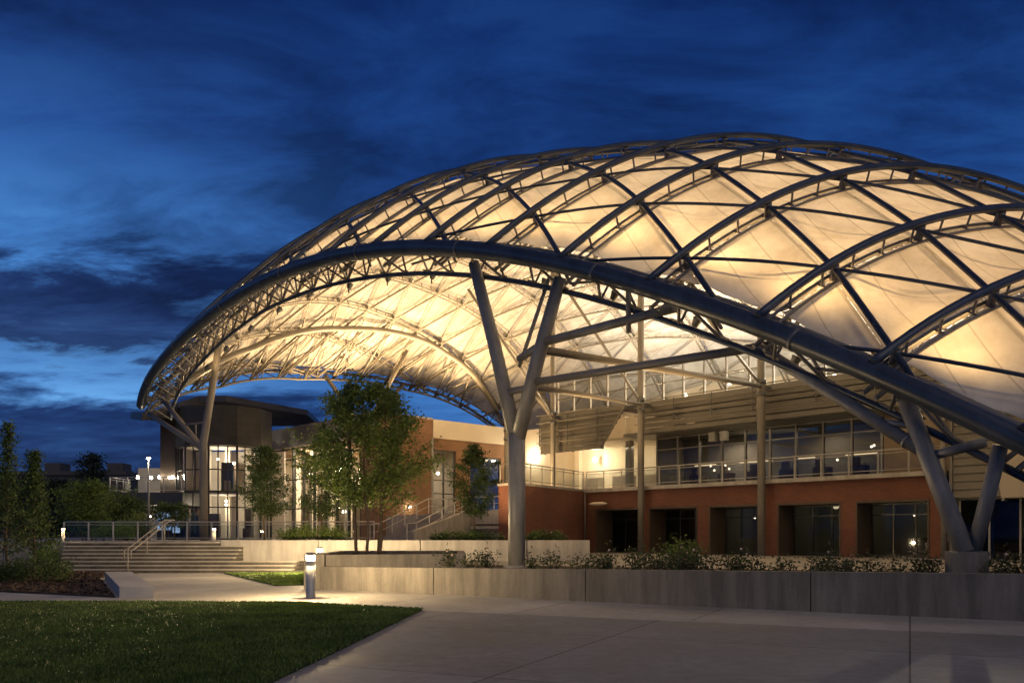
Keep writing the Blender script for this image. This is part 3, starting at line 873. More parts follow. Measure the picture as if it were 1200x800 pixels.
# lamp post -----------------------------------------------------
lp = thing('lamp_post', 'slender dark lamp post with a bright top, in front of the balcony', 'lamp post', tuple(at(174, 51, 1.2)))
b_ = at(174, 51, 1.2)
mb = MB(); mb.lathe([(.2, 0), (.2, .12), (.09, .16)], b_, 14); mb.build('base', M['steel_dark'], lp)
mb = MB(); mb.tube([b_, b_+V3(0, 0, 4.9)], [.075, .055], 12); mb.build('pole', M['steel_dark'], lp)
mb = MB(); mb.lathe([(.02, 5.06), (.11, 5.02), (.13, 4.96), (.11, 4.94)], b_, 18); mb.build('lamp_head', M['steel_dark'], lp)
mb = MB(); mb.lathe([(.10, 4.94), (.09, 4.86), (.001, 4.84)], b_, 16); mb.build('lens', emat('post_lens', (1, .85, .62), 60), lp)
# ------------------------------------------------------------------ the brick building under the canopy
bd = thing('brick_building', 'two-storey red brick building with balcony and glazed roof screen under the canopy', 'building', tuple(W(8, 24, .4)))
bd['kind'] = 'thing'
def ub(name, m, u0, u1, v0, v1, z0, z1, par=bd, bevel=0):
    mb = MB(); mb.box(u0, u1, v0, v1, z0, z1, Wb); return mb.build(name, m, par, bevel=bevel)
OPN = [(-2.4, 1.2), (1.9, 5.4), (6.2, 9.5), (10.5, 14.0), (14.8, 18.3)]
mb = MB(); prev = -3.3
for a, b in OPN+[(18.95, 18.95)]:
    if b > a or a > prev: mb.box(prev, a, 24, 24.4, .38, 3.22, Wb)
    prev = b
mb.box(-3.3, 18.95, 24, 24.4, 3.222, 4.28, Wb)
mb.build('front_wall', M['brick'], bd)
for n_, (a, b) in enumerate(OPN):
    mb = MB(); mb.box(a-.02, a+.07, 23.97, 25.55, .39, 3.2, Wb); mb.box(b-.07, b+.02, 23.97, 25.55, .39, 3.2, Wb); mb.box(a+.072, b-.072, 23.97, 25.55, 3.1, 3.215, Wb)
    o = mb.build('doorway', M['core'], bd)
    fr = MB()
    for z in (.42, 2.5, 3.02): fr.box(a+.08, b-.08, 25.5, 25.58, z, z+.07, Wb)
    k = 3
    for i in range(k+1):
        u = a+.09+(b-a-.24)*i/k; fr.box(u, u+.07, 25.495, 25.585, .495, 3.018, Wb)
    fr.build('frame', M['dark'], o)
    gl = MB(); gl.quad(W(a+.08, 25.54, .42), W(b-.08, 25.54, .42), W(b-.08, 25.54, 3.05), W(a+.08, 25.54, 3.05)); gl.build('pane', M['glass_dark'], o)
# ground-floor rooms behind
mb = MB(); mb.box(-3.2, 18.9, 29.3, 29.45, .4, 3.3, Wb); mb.box(-3.2, 18.9, 25.7, 29.3, 3.24, 3.32, Wb); mb.build('inner_wall', M['room'], bd)
ub('inner_wall', M['room'], -3.25, -3.0, 24.45, 29.28, .4, 3.22); ub('inner_wall', M['room'], 18.7, 18.9, 25.7, 29.28, .4, 3.22)
for u in (1.55, 5.8, 10, 14.4): ub('inner_wall', M['room'], u-.1, u+.1, 25.62, 29.28, .4, 3.22)
rnd = random.Random(8)
for a, b in OPN:
    mb = MB()
    for k in range(3):
        u = rnd.uniform(a+.3, b-.6); v = rnd.uniform(27, 29); h = rnd.uniform(.7, 1.1); mb.box(u, u+rnd.uniform(.5, 1.1), v, v+.5, .4, .4+h, Wb)
    mb.build('counter', M['timber'], bd)
for u, v in ((8.3, 28.2), (12.2, 28.4), (16.2, 27.6), (17.4, 28.6), (7.2, 27.2)):
    mb = MB(); mb.blob(W(u, v, 2.55), .07); mb.build('pendant_lamp', M['lamp_room'], bd)
# slab, return wall, terrace wing
mb = MB(); mb.box(-3.3, 18.95, 23.72, 29.6, 4.282, 4.5, Wb); mb.build('balcony_slab', M['concrete_pale'], bd)
mb = MB(); mb.prism(uvp([(-.9, 15.7), (-3.302, 23.995), (-5.2, 23.995), (-2.6, 15.7)]), .3, 4.36); mb.build('return_wall', M['brick'], bd)
mb = MB(); mb.prism(uvp([(-.84, 15.62), (-3.25, 23.715), (-5.2, 23.715), (-2.62, 15.62)]), 4.363, 4.5); mb.build('slab_edge', M['concrete_pale'], bd)
mb = MB(); mb.prism(uvp([(-3.32, 24.0), (-3.32, 29.6), (-9, 29.6), (-9, 25.5), (-5.22, 24.0)]), 3.0, 4.498); mb.build('upper_terrace', M['concrete_pale'], bd)
mb = MB(); mb.tube([W(-2.95, 23.55, .4), W(-2.95, 23.55, 4.2)], .05, 8); mb.build('downpipe', M['steel_dark'], bd)
# second floor: glass wall, lit bay, timber bay
z0, z1 = 4.5, 7.72
fr = MB(); n = 9; ua_, ub_ = .6, 15.0
for i in range(n+1):
    u = ua_+(ub_-ua_)*i/n; fr.box(u-.05, u+.05, 26.45, 26.62, z0, z1, Wb)
for z in (z0+.02, 6.9, z1-.1):
    for i in range(n):
        u = ua_+(ub_-ua_)*i/n; fr.box(u+.052, u+(ub_-ua_)/n-.052, 26.48, 26.58, z, z+.08, Wb)
cw = fr.build('curtain_wall', M['band'], bd)
mb = MB(); mb.quad(W(ua_, 26.53, z0), W(ub_, 26.53, z0), W(ub_, 26.53, z1), W(ua_, 26.53, z1)); mb.build('pane', M['glass_dark'], cw)
mb = MB(); mb.box(.4, 18.9, 29.46, 29.62, 4.502, 7.7, Wb); mb.box(.42, .55, 26.6, 29.44, 4.502, 7.7, Wb); mb.build('inner_wall', M['room'], bd)
mb = MB(); mb.box(15.1, 18.9, 26.5, 26.7, 4.502, 7.7, Wb); mb.build('timber_wall', M['timber'], bd)
ub('soffit', M['louvre'], -.5, 19.0, 24.45, 29.7, 7.73, 7.9)
for u, v in ((5.2, 25.4), (5.9, 25.5)): ub('hanging_speaker', M['coping'], u, u+.42, v, v+.3, 7.05, 7.6)
rnd = random.Random(4)
for k in range(7):
    u = rnd.uniform(2, 14.5); mb = MB(); mb.blob(W(u, rnd.uniform(27.4, 29), rnd.uniform(5.2, 6.7)), .07); mb.build('pendant_lamp', M['lamp_room'], bd)
for k in range(6):
    u = 2+k*2.1; mb = MB(); mb.box(u, u+.9, 28, 28.6, 4.5, 5.35, Wb); mb.box(u+.1, u+.5, 28.1, 28.4, 5.352, 5.8, Wb); mb.build('counter', M['timber'], bd)
for u, l_ in ((2.2, 1.6), (5.5, 2.2), (9.2, 1.2), (12.2, 1.8)):
    mb = MB(); mb.tube([W(u, 28.3, 5.95), W(u+l_, 28.3, 5.95)], .03, 6); mb.build('strip_lamp', M['lamp_strip'], bd)
# cream rear wall with bright bays at the left
mb = MB(); mb.box(-16, .38, 29.75, 29.95, 2.0, 9.9, Wb); mb.build('rear_wall', M['plaster'], bd)
for u in (-9.0, -4.6, -.4): ub('pilaster', M['plaster'], u-.22, u+.22, 29.35, 29.74, 4.5, 9.9)
for u in (-1.9,): ub('column_casing', M['band'], u-.2, u+.2, 26.6, 27.0, 4.5, 7.72)
ub('bay_soffit', M['plaster'], -7.4, -.52, 25.6, 29.7, 7.75, 7.9)
for k, (u, v) in enumerate(((-6.3, 27.6), (-3.3, 27.4), (-1.0, 27.8))):
    ub('bar_counter', M['room'], u-.6, u+.9, v, v+.7, 4.502, 5.55)
# roof and upper glass screen
ub('roof_deck', M['roof'], -1.0, 19.0, 24.45, 36, 9.45, 9.66)
sc_ = MB(); u0_, u1_ = -6.4, 18.8; nm = 17
def scr_z(u): return 12.05
for i in range(nm+1):
    u = u0_+(u1_-u0_)*i/nm; sc_.box(u-.045, u+.045, 24.55, 24.7, 9.6, scr_z(u), Wb)
for z, h in ((10.75, .05), (11.98, .1)):
    for i in range(nm):
        u = u0_+(u1_-u0_)*i/nm; sc_.box(u+.047, u+(u1_-u0_)/nm-.047, 24.57, 24.68, z, z+h, Wb)
sg = sc_.build('glass_screen', M['steel_light'], bd)
mb = MB(); mb.quad(W(u0_, 24.63, 9.66), W(u1_, 24.63, 9.66), W(u1_, 24.63, 12), W(u0_, 24.63, 12)); mb.build('pane', M['glass'], sg)
mb = MB(); mb.box(-16, 31, 35.6, 35.8, 3.0, 14.6, Wb); mb.build('rear_parapet', M['plaster'], bd)
for k in range(9):
    u = -1+k*2.2; mb = MB(); mb.blob(W(u, 27+1.7*(k % 3), 10.15+.5*(k % 2)), .13); mb.build('roof_lamp', M['lamp_room'], bd)

# louvre screens, each a hung panel with slats and pipes
def louvre(u0, u1, v, zb, zt, cut, label):
    t = thing('louvre_screen', label, 'louvre screen', tuple(W((u0+u1)/2, v, zb)))
    n = int(round((zt-zb)/.30))
    for i in range(n):
        z = zb+(zt-zb)*i/n; f = 1-i/max(n-1, 1); e = u1-cut*f
        mb = MB(); p = [(u0, v+.03, z), (e, v+.03, z), (e, v+.13, z+.02), (u0, v+.13, z+.02), (u0, v+.10, z+.29), (e, v+.10, z+.29), (e, v+.2, z+.31), (u0, v+.2, z+.31)]
        mb.hexa([Wb(*q) for q in p]); mb.build('slat', M['louvre'], t)
    k = max(2, int((u1-u0)/2.6))
    for i in range(k+1):
        u = u0+.15+(u1-u0-.3-cut)*i/k
        mb = MB(); mb.box(u-.04, u+.04, v+.33, v+.45, zb, zt, Wb); mb.box(u-.03, u+.03, v-.2, v-.14, zb+.5, zt-.05, Wb); mb.build('bracket', M['steel_dark'], t)
    for f in (.28, .55, .80, 1.0):
        z = zb+(zt-zb)*f; mb = MB(); mb.tube([W(u0-.1, v-.22, z), W(u1-cut*(1-f)+.1, v-.22, z)], .035, 8); mb.build('pipe', M['steel_light'], t)
    mb = MB(); mb.tube([W(u1-cut, v+.04, zb-.02), W(u1+.03, v+.04, zt)], .06, 8); mb.build('edge_trim', M['steel_light'], t)
    return t
louvre(-7.3, .2, 23.75, 7.05, 9.65, 2.0, 'drooping grey metal louvre screen with a slanted end, above the lit balcony bay')
louvre(1.0, 9.2, 24.05, 7.75, 9.7, 0, 'grey metal louvre screen between the two middle posts above the balcony windows')
louvre(9.5, 19.0, 24.05, 7.75, 9.7, 0, 'grey metal louvre screen behind the long slanting brace at right')

railing('steel balcony railing over the red brick wall', [W(-3.1, 23.85, 4.5), W(18.9, 23.85, 4.5)], 1.12, name='balcony_railing', step=1.45, mids=(.14, .86), panel=M['glass_rail'])
railing('steel railing of the terrace wing beside the forked column', [W(-2.5, 15.75, 4.5), W(-1.0, 15.8, 4.5), W(-3.25, 23.7, 4.5)], 1.12, name='balcony_railing', step=1.45, mids=(.14, .86), panel=M['glass_rail'])

# steel posts in front of the facade
def post(u, v, zb, r, label, ztop=None):
    zt = ztop or (S(u, v).z-.75)
    t = thing('steel_post', label, 'post', tuple(W(u, v, zb)))
    mb = MB(); mb.tube([W(u, v, zb), W(u, v, zt)], r, 16); mb.build('shaft', M['steel_light'], t)
    mb = MB(); mb.box(u-.3, u+.3, v-.3, v+.3, zb-.02, zb+.05, Wb); mb.build('base_plate', M['steel_dark'], t)
    if zt > 9.5:
        for z in (8.9, 9.55):
            mb = MB(); mb.tube([W(u, v, z), W(u, v, z+.22)], r+.05, 16); mb.build('collar', M['steel_dark'], t)
        mb = MB(); mb.box(u-.04, u+.04, v+.15, v+1.3, 9.3, 9.5, Wb); mb.build('bracket', M['steel_dark'], t)
    return t
post(-5.5, 23.2, .4, .17, 'slim steel post at the left end of the drooping louvre screen')
post(1.9, 23.2, .4, .20, 'tall steel post beside the slanted end of the louvre screen')
post(10.0, 23.2, .4, .21, 'tall steel post in the middle of the balcony facade')
post(19.2, 23.3, .4, .12, 'thin steel post at the right end of the red brick wall', 9.4)
post(-14.6, 27.4, 2.9, .2, 'steel post beside the bright wall light and the tan brick hall', 10.4)

# pipes bracing the forked column to the building
def strut_(p, q, r, lab, m='steel_light'):
    pipe([p, q], r, 12).build('brace', M[m], fc)
b1 = lambda y: on_branch(1, y)
strut_(b1(7.0), W(10.0, 23.2, 9.45), .13, '')
strut_(b1(5.95), W(1.9, 23.2, 9.4), .10, '')
strut_(b1(6.05), W(arch_pt(885), 1.0, front_z(arch_pt(885))-.3), .115, '')
strut_(b1(7.2), W(arch_pt(775), .6, front_z(arch_pt(775))-.3), .13, '', 'steel_col')
strut_(b1(5.9), W(-5.5, 23.2, 9.3), .08, '')
j_ = b1(7.1)+(on_branch(0, 7.1)-b1(7.1)).normalized()*.95+V3(0, 0, -.25)
strut_(b1(7.15), j_, .12, '', 'steel_col'); 
au = arch_pt(622); strut_(j_+V3(0, 0, -.25), W(au, .8, front_z(au)-.4), .06, '', 'steel_col')
q1 = b1(7.2)+(W(arch_pt(775), .6, front_z(arch_pt(775))-.3)-b1(7.2))*.68
strut_(q1-V3(0, 0, .35), q1+V3(0, 0, 1.3), .075, '', 'steel_col')
strut_(W(10.0, 23.2, 9.5), W(7.6, 16, 16.4), .09, ''); strut_(W(1.9, 23.2, 9.5), W(-.5, 17.5, 17.5), .09, '')
strut_(W(-5.5, 23.2, 9.4), W(-7.5, 17.5, 17.2), .09, '')

ub('end_wall', M['siding'], 18.96, 19.34, 24.6, 30, .4, 9.4)
# right-hand wing: siding block and slanted fascia
wg = thing('side_wing', 'grey clapboard wing with a pale leaning fascia at the right edge', 'building', tuple(W(21, 24, .4))); wg['kind'] = 'thing'
sd = MB()
for i in range(13):
    z = 3.2+i*.36; sd.hexa([Wb(*q) for q in ((19.5, 23.6, z), (21.5, 23.6, z), (21.5, 23.8, z), (19.5, 23.8, z), (19.5, 23.66, z+.35), (21.5, 23.66, z+.35), (21.5, 23.8, z+.35), (19.5, 23.8, z+.35))])
sd.build('siding', M['siding'], wg)
ub('corner_trim', M['band'], 19.36, 19.48, 23.55, 23.9, .4, 7.9, wg); ub('corner_trim', M['band'], 21.52, 21.64, 23.55, 23.9, 3.0, 7.9, wg)
ub('core_wall', M['siding'], 19.4, 27.5, 23.92, 30, 3.1, 7.8, wg)
mb = MB(); p = [(21.8, 22.6, 3.1), (27.5, 22.6, 3.1), (27.5, 23.5, 3.1), (21.8, 23.5, 3.1), (21.8, 21.5, 5.3), (27.5, 21.5, 5.3), (27.5, 23.5, 5.3), (21.8, 23.5, 5.3)]
mb.hexa([Wb(*q) for q in p]); mb.build('fascia', M['plaster'], wg)
fr = MB()
for i in range(7):
    u = 19.5+i*1.25; fr.box(u, u+.08, 24.3, 24.42, .4, 3.08, Wb)
o = fr.build('shopfront', M['band'], wg)
mb = MB(); mb.quad(W(19.5, 24.36, .4), W(27, 24.36, .4), W(27, 24.36, 3.08), W(19.5, 24.36, 3.08)); mb.build('pane', M['glass_dark'], o)
ub('inner_wall', M['room'], 19.5, 27.4, 29, 29.2, .4, 3.08, wg); ub('inner_wall', M['room'], 27.2, 27.4, 24.5, 28.98, .4, 3.08, wg)

# oval entrance light on the brick
ol = thing('entrance_light', 'pale oval light fixture above the leftmost doorway on red brick', 'wall light', tuple(W(-2.3, 23.6, 3.38)))
mb = MB(); c = W(-1.75, 23.45, 3.5)
base_ = len(mb.v)
mb.lathe([(.001, .10), (.25, .09), (.45, .03), (.47, 0), (.3, -.07), (.001, -.09)], (0, 0, 0), 24)
mb.v = [tuple(c+E1*p[0]*1.6+E2*p[1]*.7+V3(0, 0, p[2]*1.3)) for p in mb.v]; mb.build('shade', M['plaster'], ol)
mb = MB(); mb.box(-1.9, -1.6, 23.7, 24.0, 3.45, 3.6, Wb); mb.build('mount', M['steel_dark'], ol)

# ------------------------------------------------------------------ tan brick hall with glass front
hl = thing('brick_hall', 'tan brick hall with a tall glazed front and grey fascia, left of the canopy', 'building', tuple(W(-22, 20, 1.2))); hl['kind'] = 'thing'
hb = lambda name, m, *a: ub(name, m, *a, par=hl)
hb('side_wall', M['brick_tan'], -16.4, -16.0, 16.6, 21.2, 1.2, 10.05)
hb('corner_pier', M['brick_tan'], -18.2, -16.002, 16.4, 16.598, 1.2, 8.55)
mb = MB(); V0 = 21.22
mb.box(-16.35, -16.05, V0, 29.7, 1.2, 2.94, Wb); mb.box(-16.35, -16.05, 23.5, 24.9, 2.942, 8.7, Wb)
mb.box(-16.35, -16.05, 28.1, 29.7, 2.942, 8.7, Wb); mb.box(-16.35, -16.05, V0, 23.498, 7.9, 8.7, Wb); mb.box(-16.35, -16.05, 24.902, 28.098, 7.6, 8.7, Wb)
mb.build('side_wall', M['brick_tan'], hl)
hb('corner_trim', M['band'], -16.1, -15.97, 21.1, 21.3, 1.2, 8.7)
for a, b, zt in ((V0+.1, 23.48, 7.88), (24.92, 28.08, 7.58)):
    fr = MB(); k = 2
    for i in range(k+1):
        v = a+(b-a-.08)*i/k; fr.box(-16.28, -16.16, v, v+.08, 2.95, zt, Wb)
    for z in (2.95, 4.6, 5.6, zt-.08): fr.box(-16.26, -16.18, a+.082, b-.082, z, z+.07, Wb)
    o = fr.build('window', M['dark'], hl)
    mb = MB(); mb.quad(W(-16.22, a, 2.95), W(-16.22, b, 2.95), W(-16.22, b, zt), W(-16.22, a, zt)); mb.build('pane', M['glass_dark'], o)
hb('fascia', M['plaster'], -16.42, -15.9, V0, 29.72, 8.72, 10.1)
hb('fascia', M['band'], -36.5, -16.42, 16.15, 16.5, 8.6, 10.2)
hb('parapet_cap', M['band'], -16.5, -15.92, 16.1, V0-.02, 10.06, 10.2)
hb('roof_slab', M['roof'], -36.4, -16.45, 16.52, 36, 9.5, 9.65)
fr = MB(); n = 11; ua_, ub_ = -36.4, -18.25
for i in range(n+1):
    u = ua_+(ub_-ua_)*i/n; fr.box(u-.06, u+.06, 16.4, 16.62, 1.2, 8.58, Wb)
for z in (1.22, 3.6, 5.95, 7.6, 8.45):
    for i in range(n):
        u = ua_+(ub_-ua_)*i/n; fr.box(u+.062, u+(ub_-ua_)/n-.062, 16.45, 16.55, z, z+.09, Wb)
cw = fr.build('curtain_wall', M['dark'], hl)
mb = MB(); mb.quad(W(ua_, 16.5, 1.2), W(ub_, 16.5, 1.2), W(ub_, 16.5, 8.6), W(ua_, 16.5, 8.6)); mb.build('pane', M['glass'], cw)
hb('inner_wall', M['room'], -36.3, -16.5, 24.0, 24.2, 1.2, 9.4)
hb('inner_wall', M['room'], -36.5, -36.3, 16.7, 24.0, 1.2, 9.4)
hb('ceiling', M['room'], -36.3, -16.5, 16.7, 24, 8.75, 8.9)
for i in range(7):
    u = -34.5+i*2.7; hb('inner_column', M['plaster'], u-.22, u+.22, 18.6, 19.05, 1.2, 8.74)
    hb('ceiling_beam', M['timber'], u+.9, u+1.1, 16.8, 24, 8.3, 8.74)
rnd = random.Random(21)
for k in range(16):
    u, v, z = rnd.uniform(-35, -18), rnd.uniform(17.6, 23), rnd.choice((7.0, 7.2, 6.2, 3.4, 3.2))
    mb = MB(); mb.blob(W(u, v, z), .11 if z > 5 else .08); mb.build('pendant_lamp', M['lamp_warm'], hl)
for k in range(12):
    u = -35+k*1.5; mb = MB(); v = rnd.uniform(19.5, 22); h = rnd.uniform(.8, 2.4); mb.box(u, u+rnd.uniform(.4, 1.0), v, v+.6, 1.2, 1.2+h, Wb); mb.build('display_shelf', M['timber'], hl)
hb('mezzanine', M['plaster'], -36.3, -20, 20.5, 24, 4.9, 5.2)

# wall lights
def wall_light(u, v, z, n_, label, size=.16, e='lamp_hot'):
    t = thing('wall_light', label, 'wall light', tuple(W(u, v, z)))
    c = W(u, v, z)
    mb = MB(); mb.box(-.07, .07, -.07, .07, -size, size, lambda x, y, z_: tuple(c+Vector((x, y, z_))-n_*.02)); mb.build('backplate', M['steel_dark'], t)
    mb = MB(); mb.blob(c+n_*(size*.8+.05), size*.8, 12, 8); mb.build('globe', M[e], t)
    return t
wall_light(-15.93, 19.0, 3.55, E1, 'small warm lamp on the tan brick wall beside the side stairs', .1)
wall_light(-14.0, 29.66, 7.7, -E2, 'dazzling wall light on the cream wall just left of the forked column', .24)
wall_light(-7.0, 29.3, 7.0, -E2, 'dazzling wall light behind the left end of the drooping louvre screen', .2)

# side stairs beside the hall
ss = thing('side_staircase', 'flight of steps with sloping concrete cheek wall beside the tan brick hall', 'staircase', tuple(W(-9, 13, 1.2)))
n = 11
for i in range(n):
    mb = MB(); mb.box(-11, -7.0, 13+i*.364, 17.05, 1.2+i*.155-.01*(i > 0), 1.2+(i+1)*.155, Wb)
    mb.box(-11, -7.0, 13+i*.364-.03, 13+i*.364+.003, 1.2+(i+1)*.155-.05, 1.2+(i+1)*.155-.003, Wb); mb.build('step', M['step'], ss)
mb = MB(); p = [(-6.95, 12.6), (-6.55, 12.6), (-6.55, 17.5), (-6.95, 17.5)]
mb.prism(uvp(p), 1.2, [1.75, 1.75, 3.3, 3.3]); mb.build('cheek_wall', M['concrete_pale'], ss, bevel=.015)
mb = MB(); mb.prism(uvp([(-16, 17.06), (-6.95, 17.06), (-6.95, 17.52), (-3.4, 17.52), (-4.6, 29.7), (-16, 29.7)]), 1.1, 2.9); mb.build('landing', M['concrete_pale'], ss)
mb = MB(); mb.box(-6.5, -3.3, 17.0, 17.5, 2.2, 3.05, Wb); mb.box(-6.3, -3.5, 16.7, 17.0, 1.9, 2.08, Wb); mb.build('bench_wall', M['concrete_pale'], ss)
for uu, lab in ((-10.95, 'sloping steel railing against the tan brick wall by the side stairs'), (-7.05, 'sloping steel railing along the cheek wall of the side stairs')):
    railing(lab, [W(uu, 12.4, 1.2), W(uu, 13.1, 1.25), W(uu, 17, 2.95), W(uu, 18.4, 2.95)], 1.0, step=1.1, mids=(.5,), name='stair_railing')
railing('steel railing across the landing at the top of the side stairs', [W(-10.9, 18.5, 2.9), W(-4.2, 18.2, 2.9)], 1.05, mids=(.2, .6), name='railing')

# ------------------------------------------------------------------ glass tower with dark roof, balcony
tc_ = Vector((-22.4, 66.5, 1.2)); TR = 3.5
tw = thing('glass_tower', 'curved glass tower with dark oversailing roof and a lit balcony at left', 'building', tuple(tc_)); tw['kind'] = 'thing'
def arc(r, a0, a1, n): return [(tc_.x+r*math.cos(a0+(a1-a0)*i/n), tc_.y+r*math.sin(a0+(a1-a0)*i/n)) for i in range(n+1)]
A0_, A1_ = R(170), R(370)
na = 6; ap = arc(TR, A0_, A1_, na)
fr = MB()
for (x, y) in ap: fr.tube([(x, y, 1.2), (x, y, 8.2)], .08, 6)
for a, b in zip(ap, ap[1:]):
    for f in (.33, .67): x, y = a[0]+(b[0]-a[0])*f, a[1]+(b[1]-a[1])*f; fr.tube([(x, y, 1.2), (x, y, 8.2)], .045, 6)
for z in (1.25, 3.6, 4.8, 6.4, 8.15):
    fr.tube([(x, y, z) for x, y in ap], .05, 6)
cw = fr.build('curtain_wall', M['dark'], tw)
mb = MB()
for a, b in zip(ap, ap[1:]): mb.quad((a[0], a[1], 1.2), (b[0], b[1], 1.2), (b[0], b[1], 8.2), (a[0], a[1], 8.2))
mb.build('pane', M['glass'], cw)
ap2 = arc(TR+.06, A0_, A1_, na)
mb = MB()
for i in range(7):
    z = 8.22+i*.42
    for a, b in zip(ap2, ap2[1:]):
        mb.quad((a[0], a[1], z), (b[0], b[1], z), (b[0], b[1], z+.419), (a[0], a[1], z+.419))
mb.build('siding', M['slate_panel'], tw)
mb = MB(); mb.prism(arc(TR-.05, A0_, A1_, na), 8.22, 8.4); mb.prism(arc(TR-.15, A0_, A1_, na), 4.6, 4.8); mb.build('floor_slab', M['room'], tw)
mb = MB(); mb.box(-25.8, -18.2, 68.3, 68.5, 1.2, 8.2); mb.build('inner_wall', M['room'], tw)
rnd = random.Random(31)
for k in range(3):
    mb = MB(); x = -24.2+k*1.6; mb.box(x, x+.4, 67.2, 67.6, 1.2, 8.2); mb.build('inner_column', M['plaster'], tw)
for k in range(10):
    x = rnd.uniform(-25.2, -19.8); z = rnd.choice((1.2, 1.2, 4.8)); h = rnd.uniform(.8, 2.8); y = rnd.uniform(65.2, 67.0)
    mb = MB(); mb.box(x, x+rnd.uniform(.3, 1.1), y, y+.4, z, z+h); mb.build('display_shelf', M[rnd.choice(('timber', 'core', 'dark'))], tw)
for k in range(7):
    mb = MB(); mb.blob((rnd.uniform(-24.8, -20.2), rnd.uniform(64.3, 66.5), rnd.choice((7.4, 7.0, 3.9, 4.1))), .09); mb.build('pendant_lamp', M['lamp_warm'], tw)
mb = MB(); mb.box(-27.0, -25.3, 65.5, 72, 1.2, 10.9); mb.build('core_wall', M['core'], tw)
RF = [(-26.4, 60.9, 10.15), (-24.2, 66, 12.3), (-22.2, 66.2, 12.35), (-17.5, 73, 12.25), (-18, 80, 12.2), (-28, 80, 12.2), (-29.5, 66, 11.0)]
top_c = (-23.5, 71, 12.6)
mb = MB()
for a, b in zip(RF, RF[1:]+RF[:1]):
    mb.tri(a, b, top_c); la = (a[0], a[1], a[2]-.45); lb = (b[0], b[1], b[2]-.45)
    mb.quad(la, lb, b, a); mb.tri(lb, la, (top_c[0], top_c[1], 11.6))
mb.build('roof', M['roof'], tw)
mb = MB(); mb.box(-29.6, -24.0, 62.2, 66, 3.75, 4.65); mb.build('balcony', M['roof'], tw)
for x in (-27.3, -26.1): 
    mb = MB(); mb.tube([(x, 63, 1.2), (x, 63, 3.75)], .13, 10); mb.build('balcony_post', M['steel_dark'], tw)
mb = MB(); mb.box(-31, -25.4, 69.8, 70, 1.2, 3.7); mb.box(-30.5, -27.1, 69.6, 69.8, 4.66, 7.0); mb.build('lit_wall', M['room'], tw)
mb = MB(); mb.box(-26.0, -25.0, 62.5, 62.6, 1.9, 3.2); mb.box(-24.9, -24.4, 62.6, 62.7, 1.7, 3.3); mb.build('window', M['screen'], tw)
for k, x in enumerate((-28.2, -27.3, -26.55, -25.9, -25.5)):
    mb = MB(); mb.blob((x-.4, 65.2+.3*(k % 2), 5.95), .11); mb.build('pendant_lamp', M['lamp_hot'], tw)
for k, (x, z) in enumerate(((-28.6, 3.0), (-27.7, 2.2), (-26.4, 3.2), (-25.9, 2.0), (-27.0, 2.7))):
    mb = MB(); mb.blob((x, 67.5, z), .07); mb.build('pendant_lamp', M['lamp_warm'], tw)
railing('steel balcony railing with glowing lamps behind it, at the glass tower', [V3(-29.35, 65.5, 4.65), V3(-29.35, 62.25, 4.65), V3(-24.1, 62.25, 4.65)], 1.1, name='balcony_railing', step=1.2, panel=M['glass_rail'])

# far block and its dark trees
fb_ = thing('far_building', 'low dark flat-roofed building far off behind the left trees', 'building', (-66, 132, 0)); fb_['kind'] = 'thing'
mb = MB(); mb.box(-86, -58, 128, 145, 0, 10.6); mb.build('wall', M['far'], fb_)
mb = MB(); mb.box(-86.3, -57.7, 127.7, 145.3, 10.6, 11.2); mb.build('parapet', M['far'], fb_)
for x in (-70, -60.5):
    mb = MB(); mb.box(x-1.2, x+1.2, 130, 133, 11.2, 12.6); mb.build('roof_unit', M['far'], fb_)
# ------------------------------------------------------------------ plants
def leaf(mb, p, s, rnd):
    a = Vector((rnd.gauss(0, 1), rnd.gauss(0, 1), rnd.gauss(0, .7))).normalized()
    b = a.cross(Vector((rnd.gauss(0, 1), rnd.gauss(0, 1), rnd.gauss(0, 1)))).normalized()
    l = s*rnd.uniform(.7, 1.3); w_ = l*.55
    mb.quad(p-a*l*.5, p+b*w_*.5-a*l*.05, p+a*l*.5, p-b*w_*.5-a*l*.05)
def limb(mb, p, q, r0, r1, rnd, wob=.06, n=5):
    pts = []; L = (q-p).length
    for i in range(n+1):
        t = i/n; w_ = L*wob*math.sin(PI*t)
        pts.append(p+(q-p)*t+Vector((rnd.gauss(0, 1), rnd.gauss(0, 1), rnd.gauss(0, .4)))*w_*.5)
    mb.tube(pts, [r0+(r1-r0)*i/n for i in range(n+1)], 6); return pts
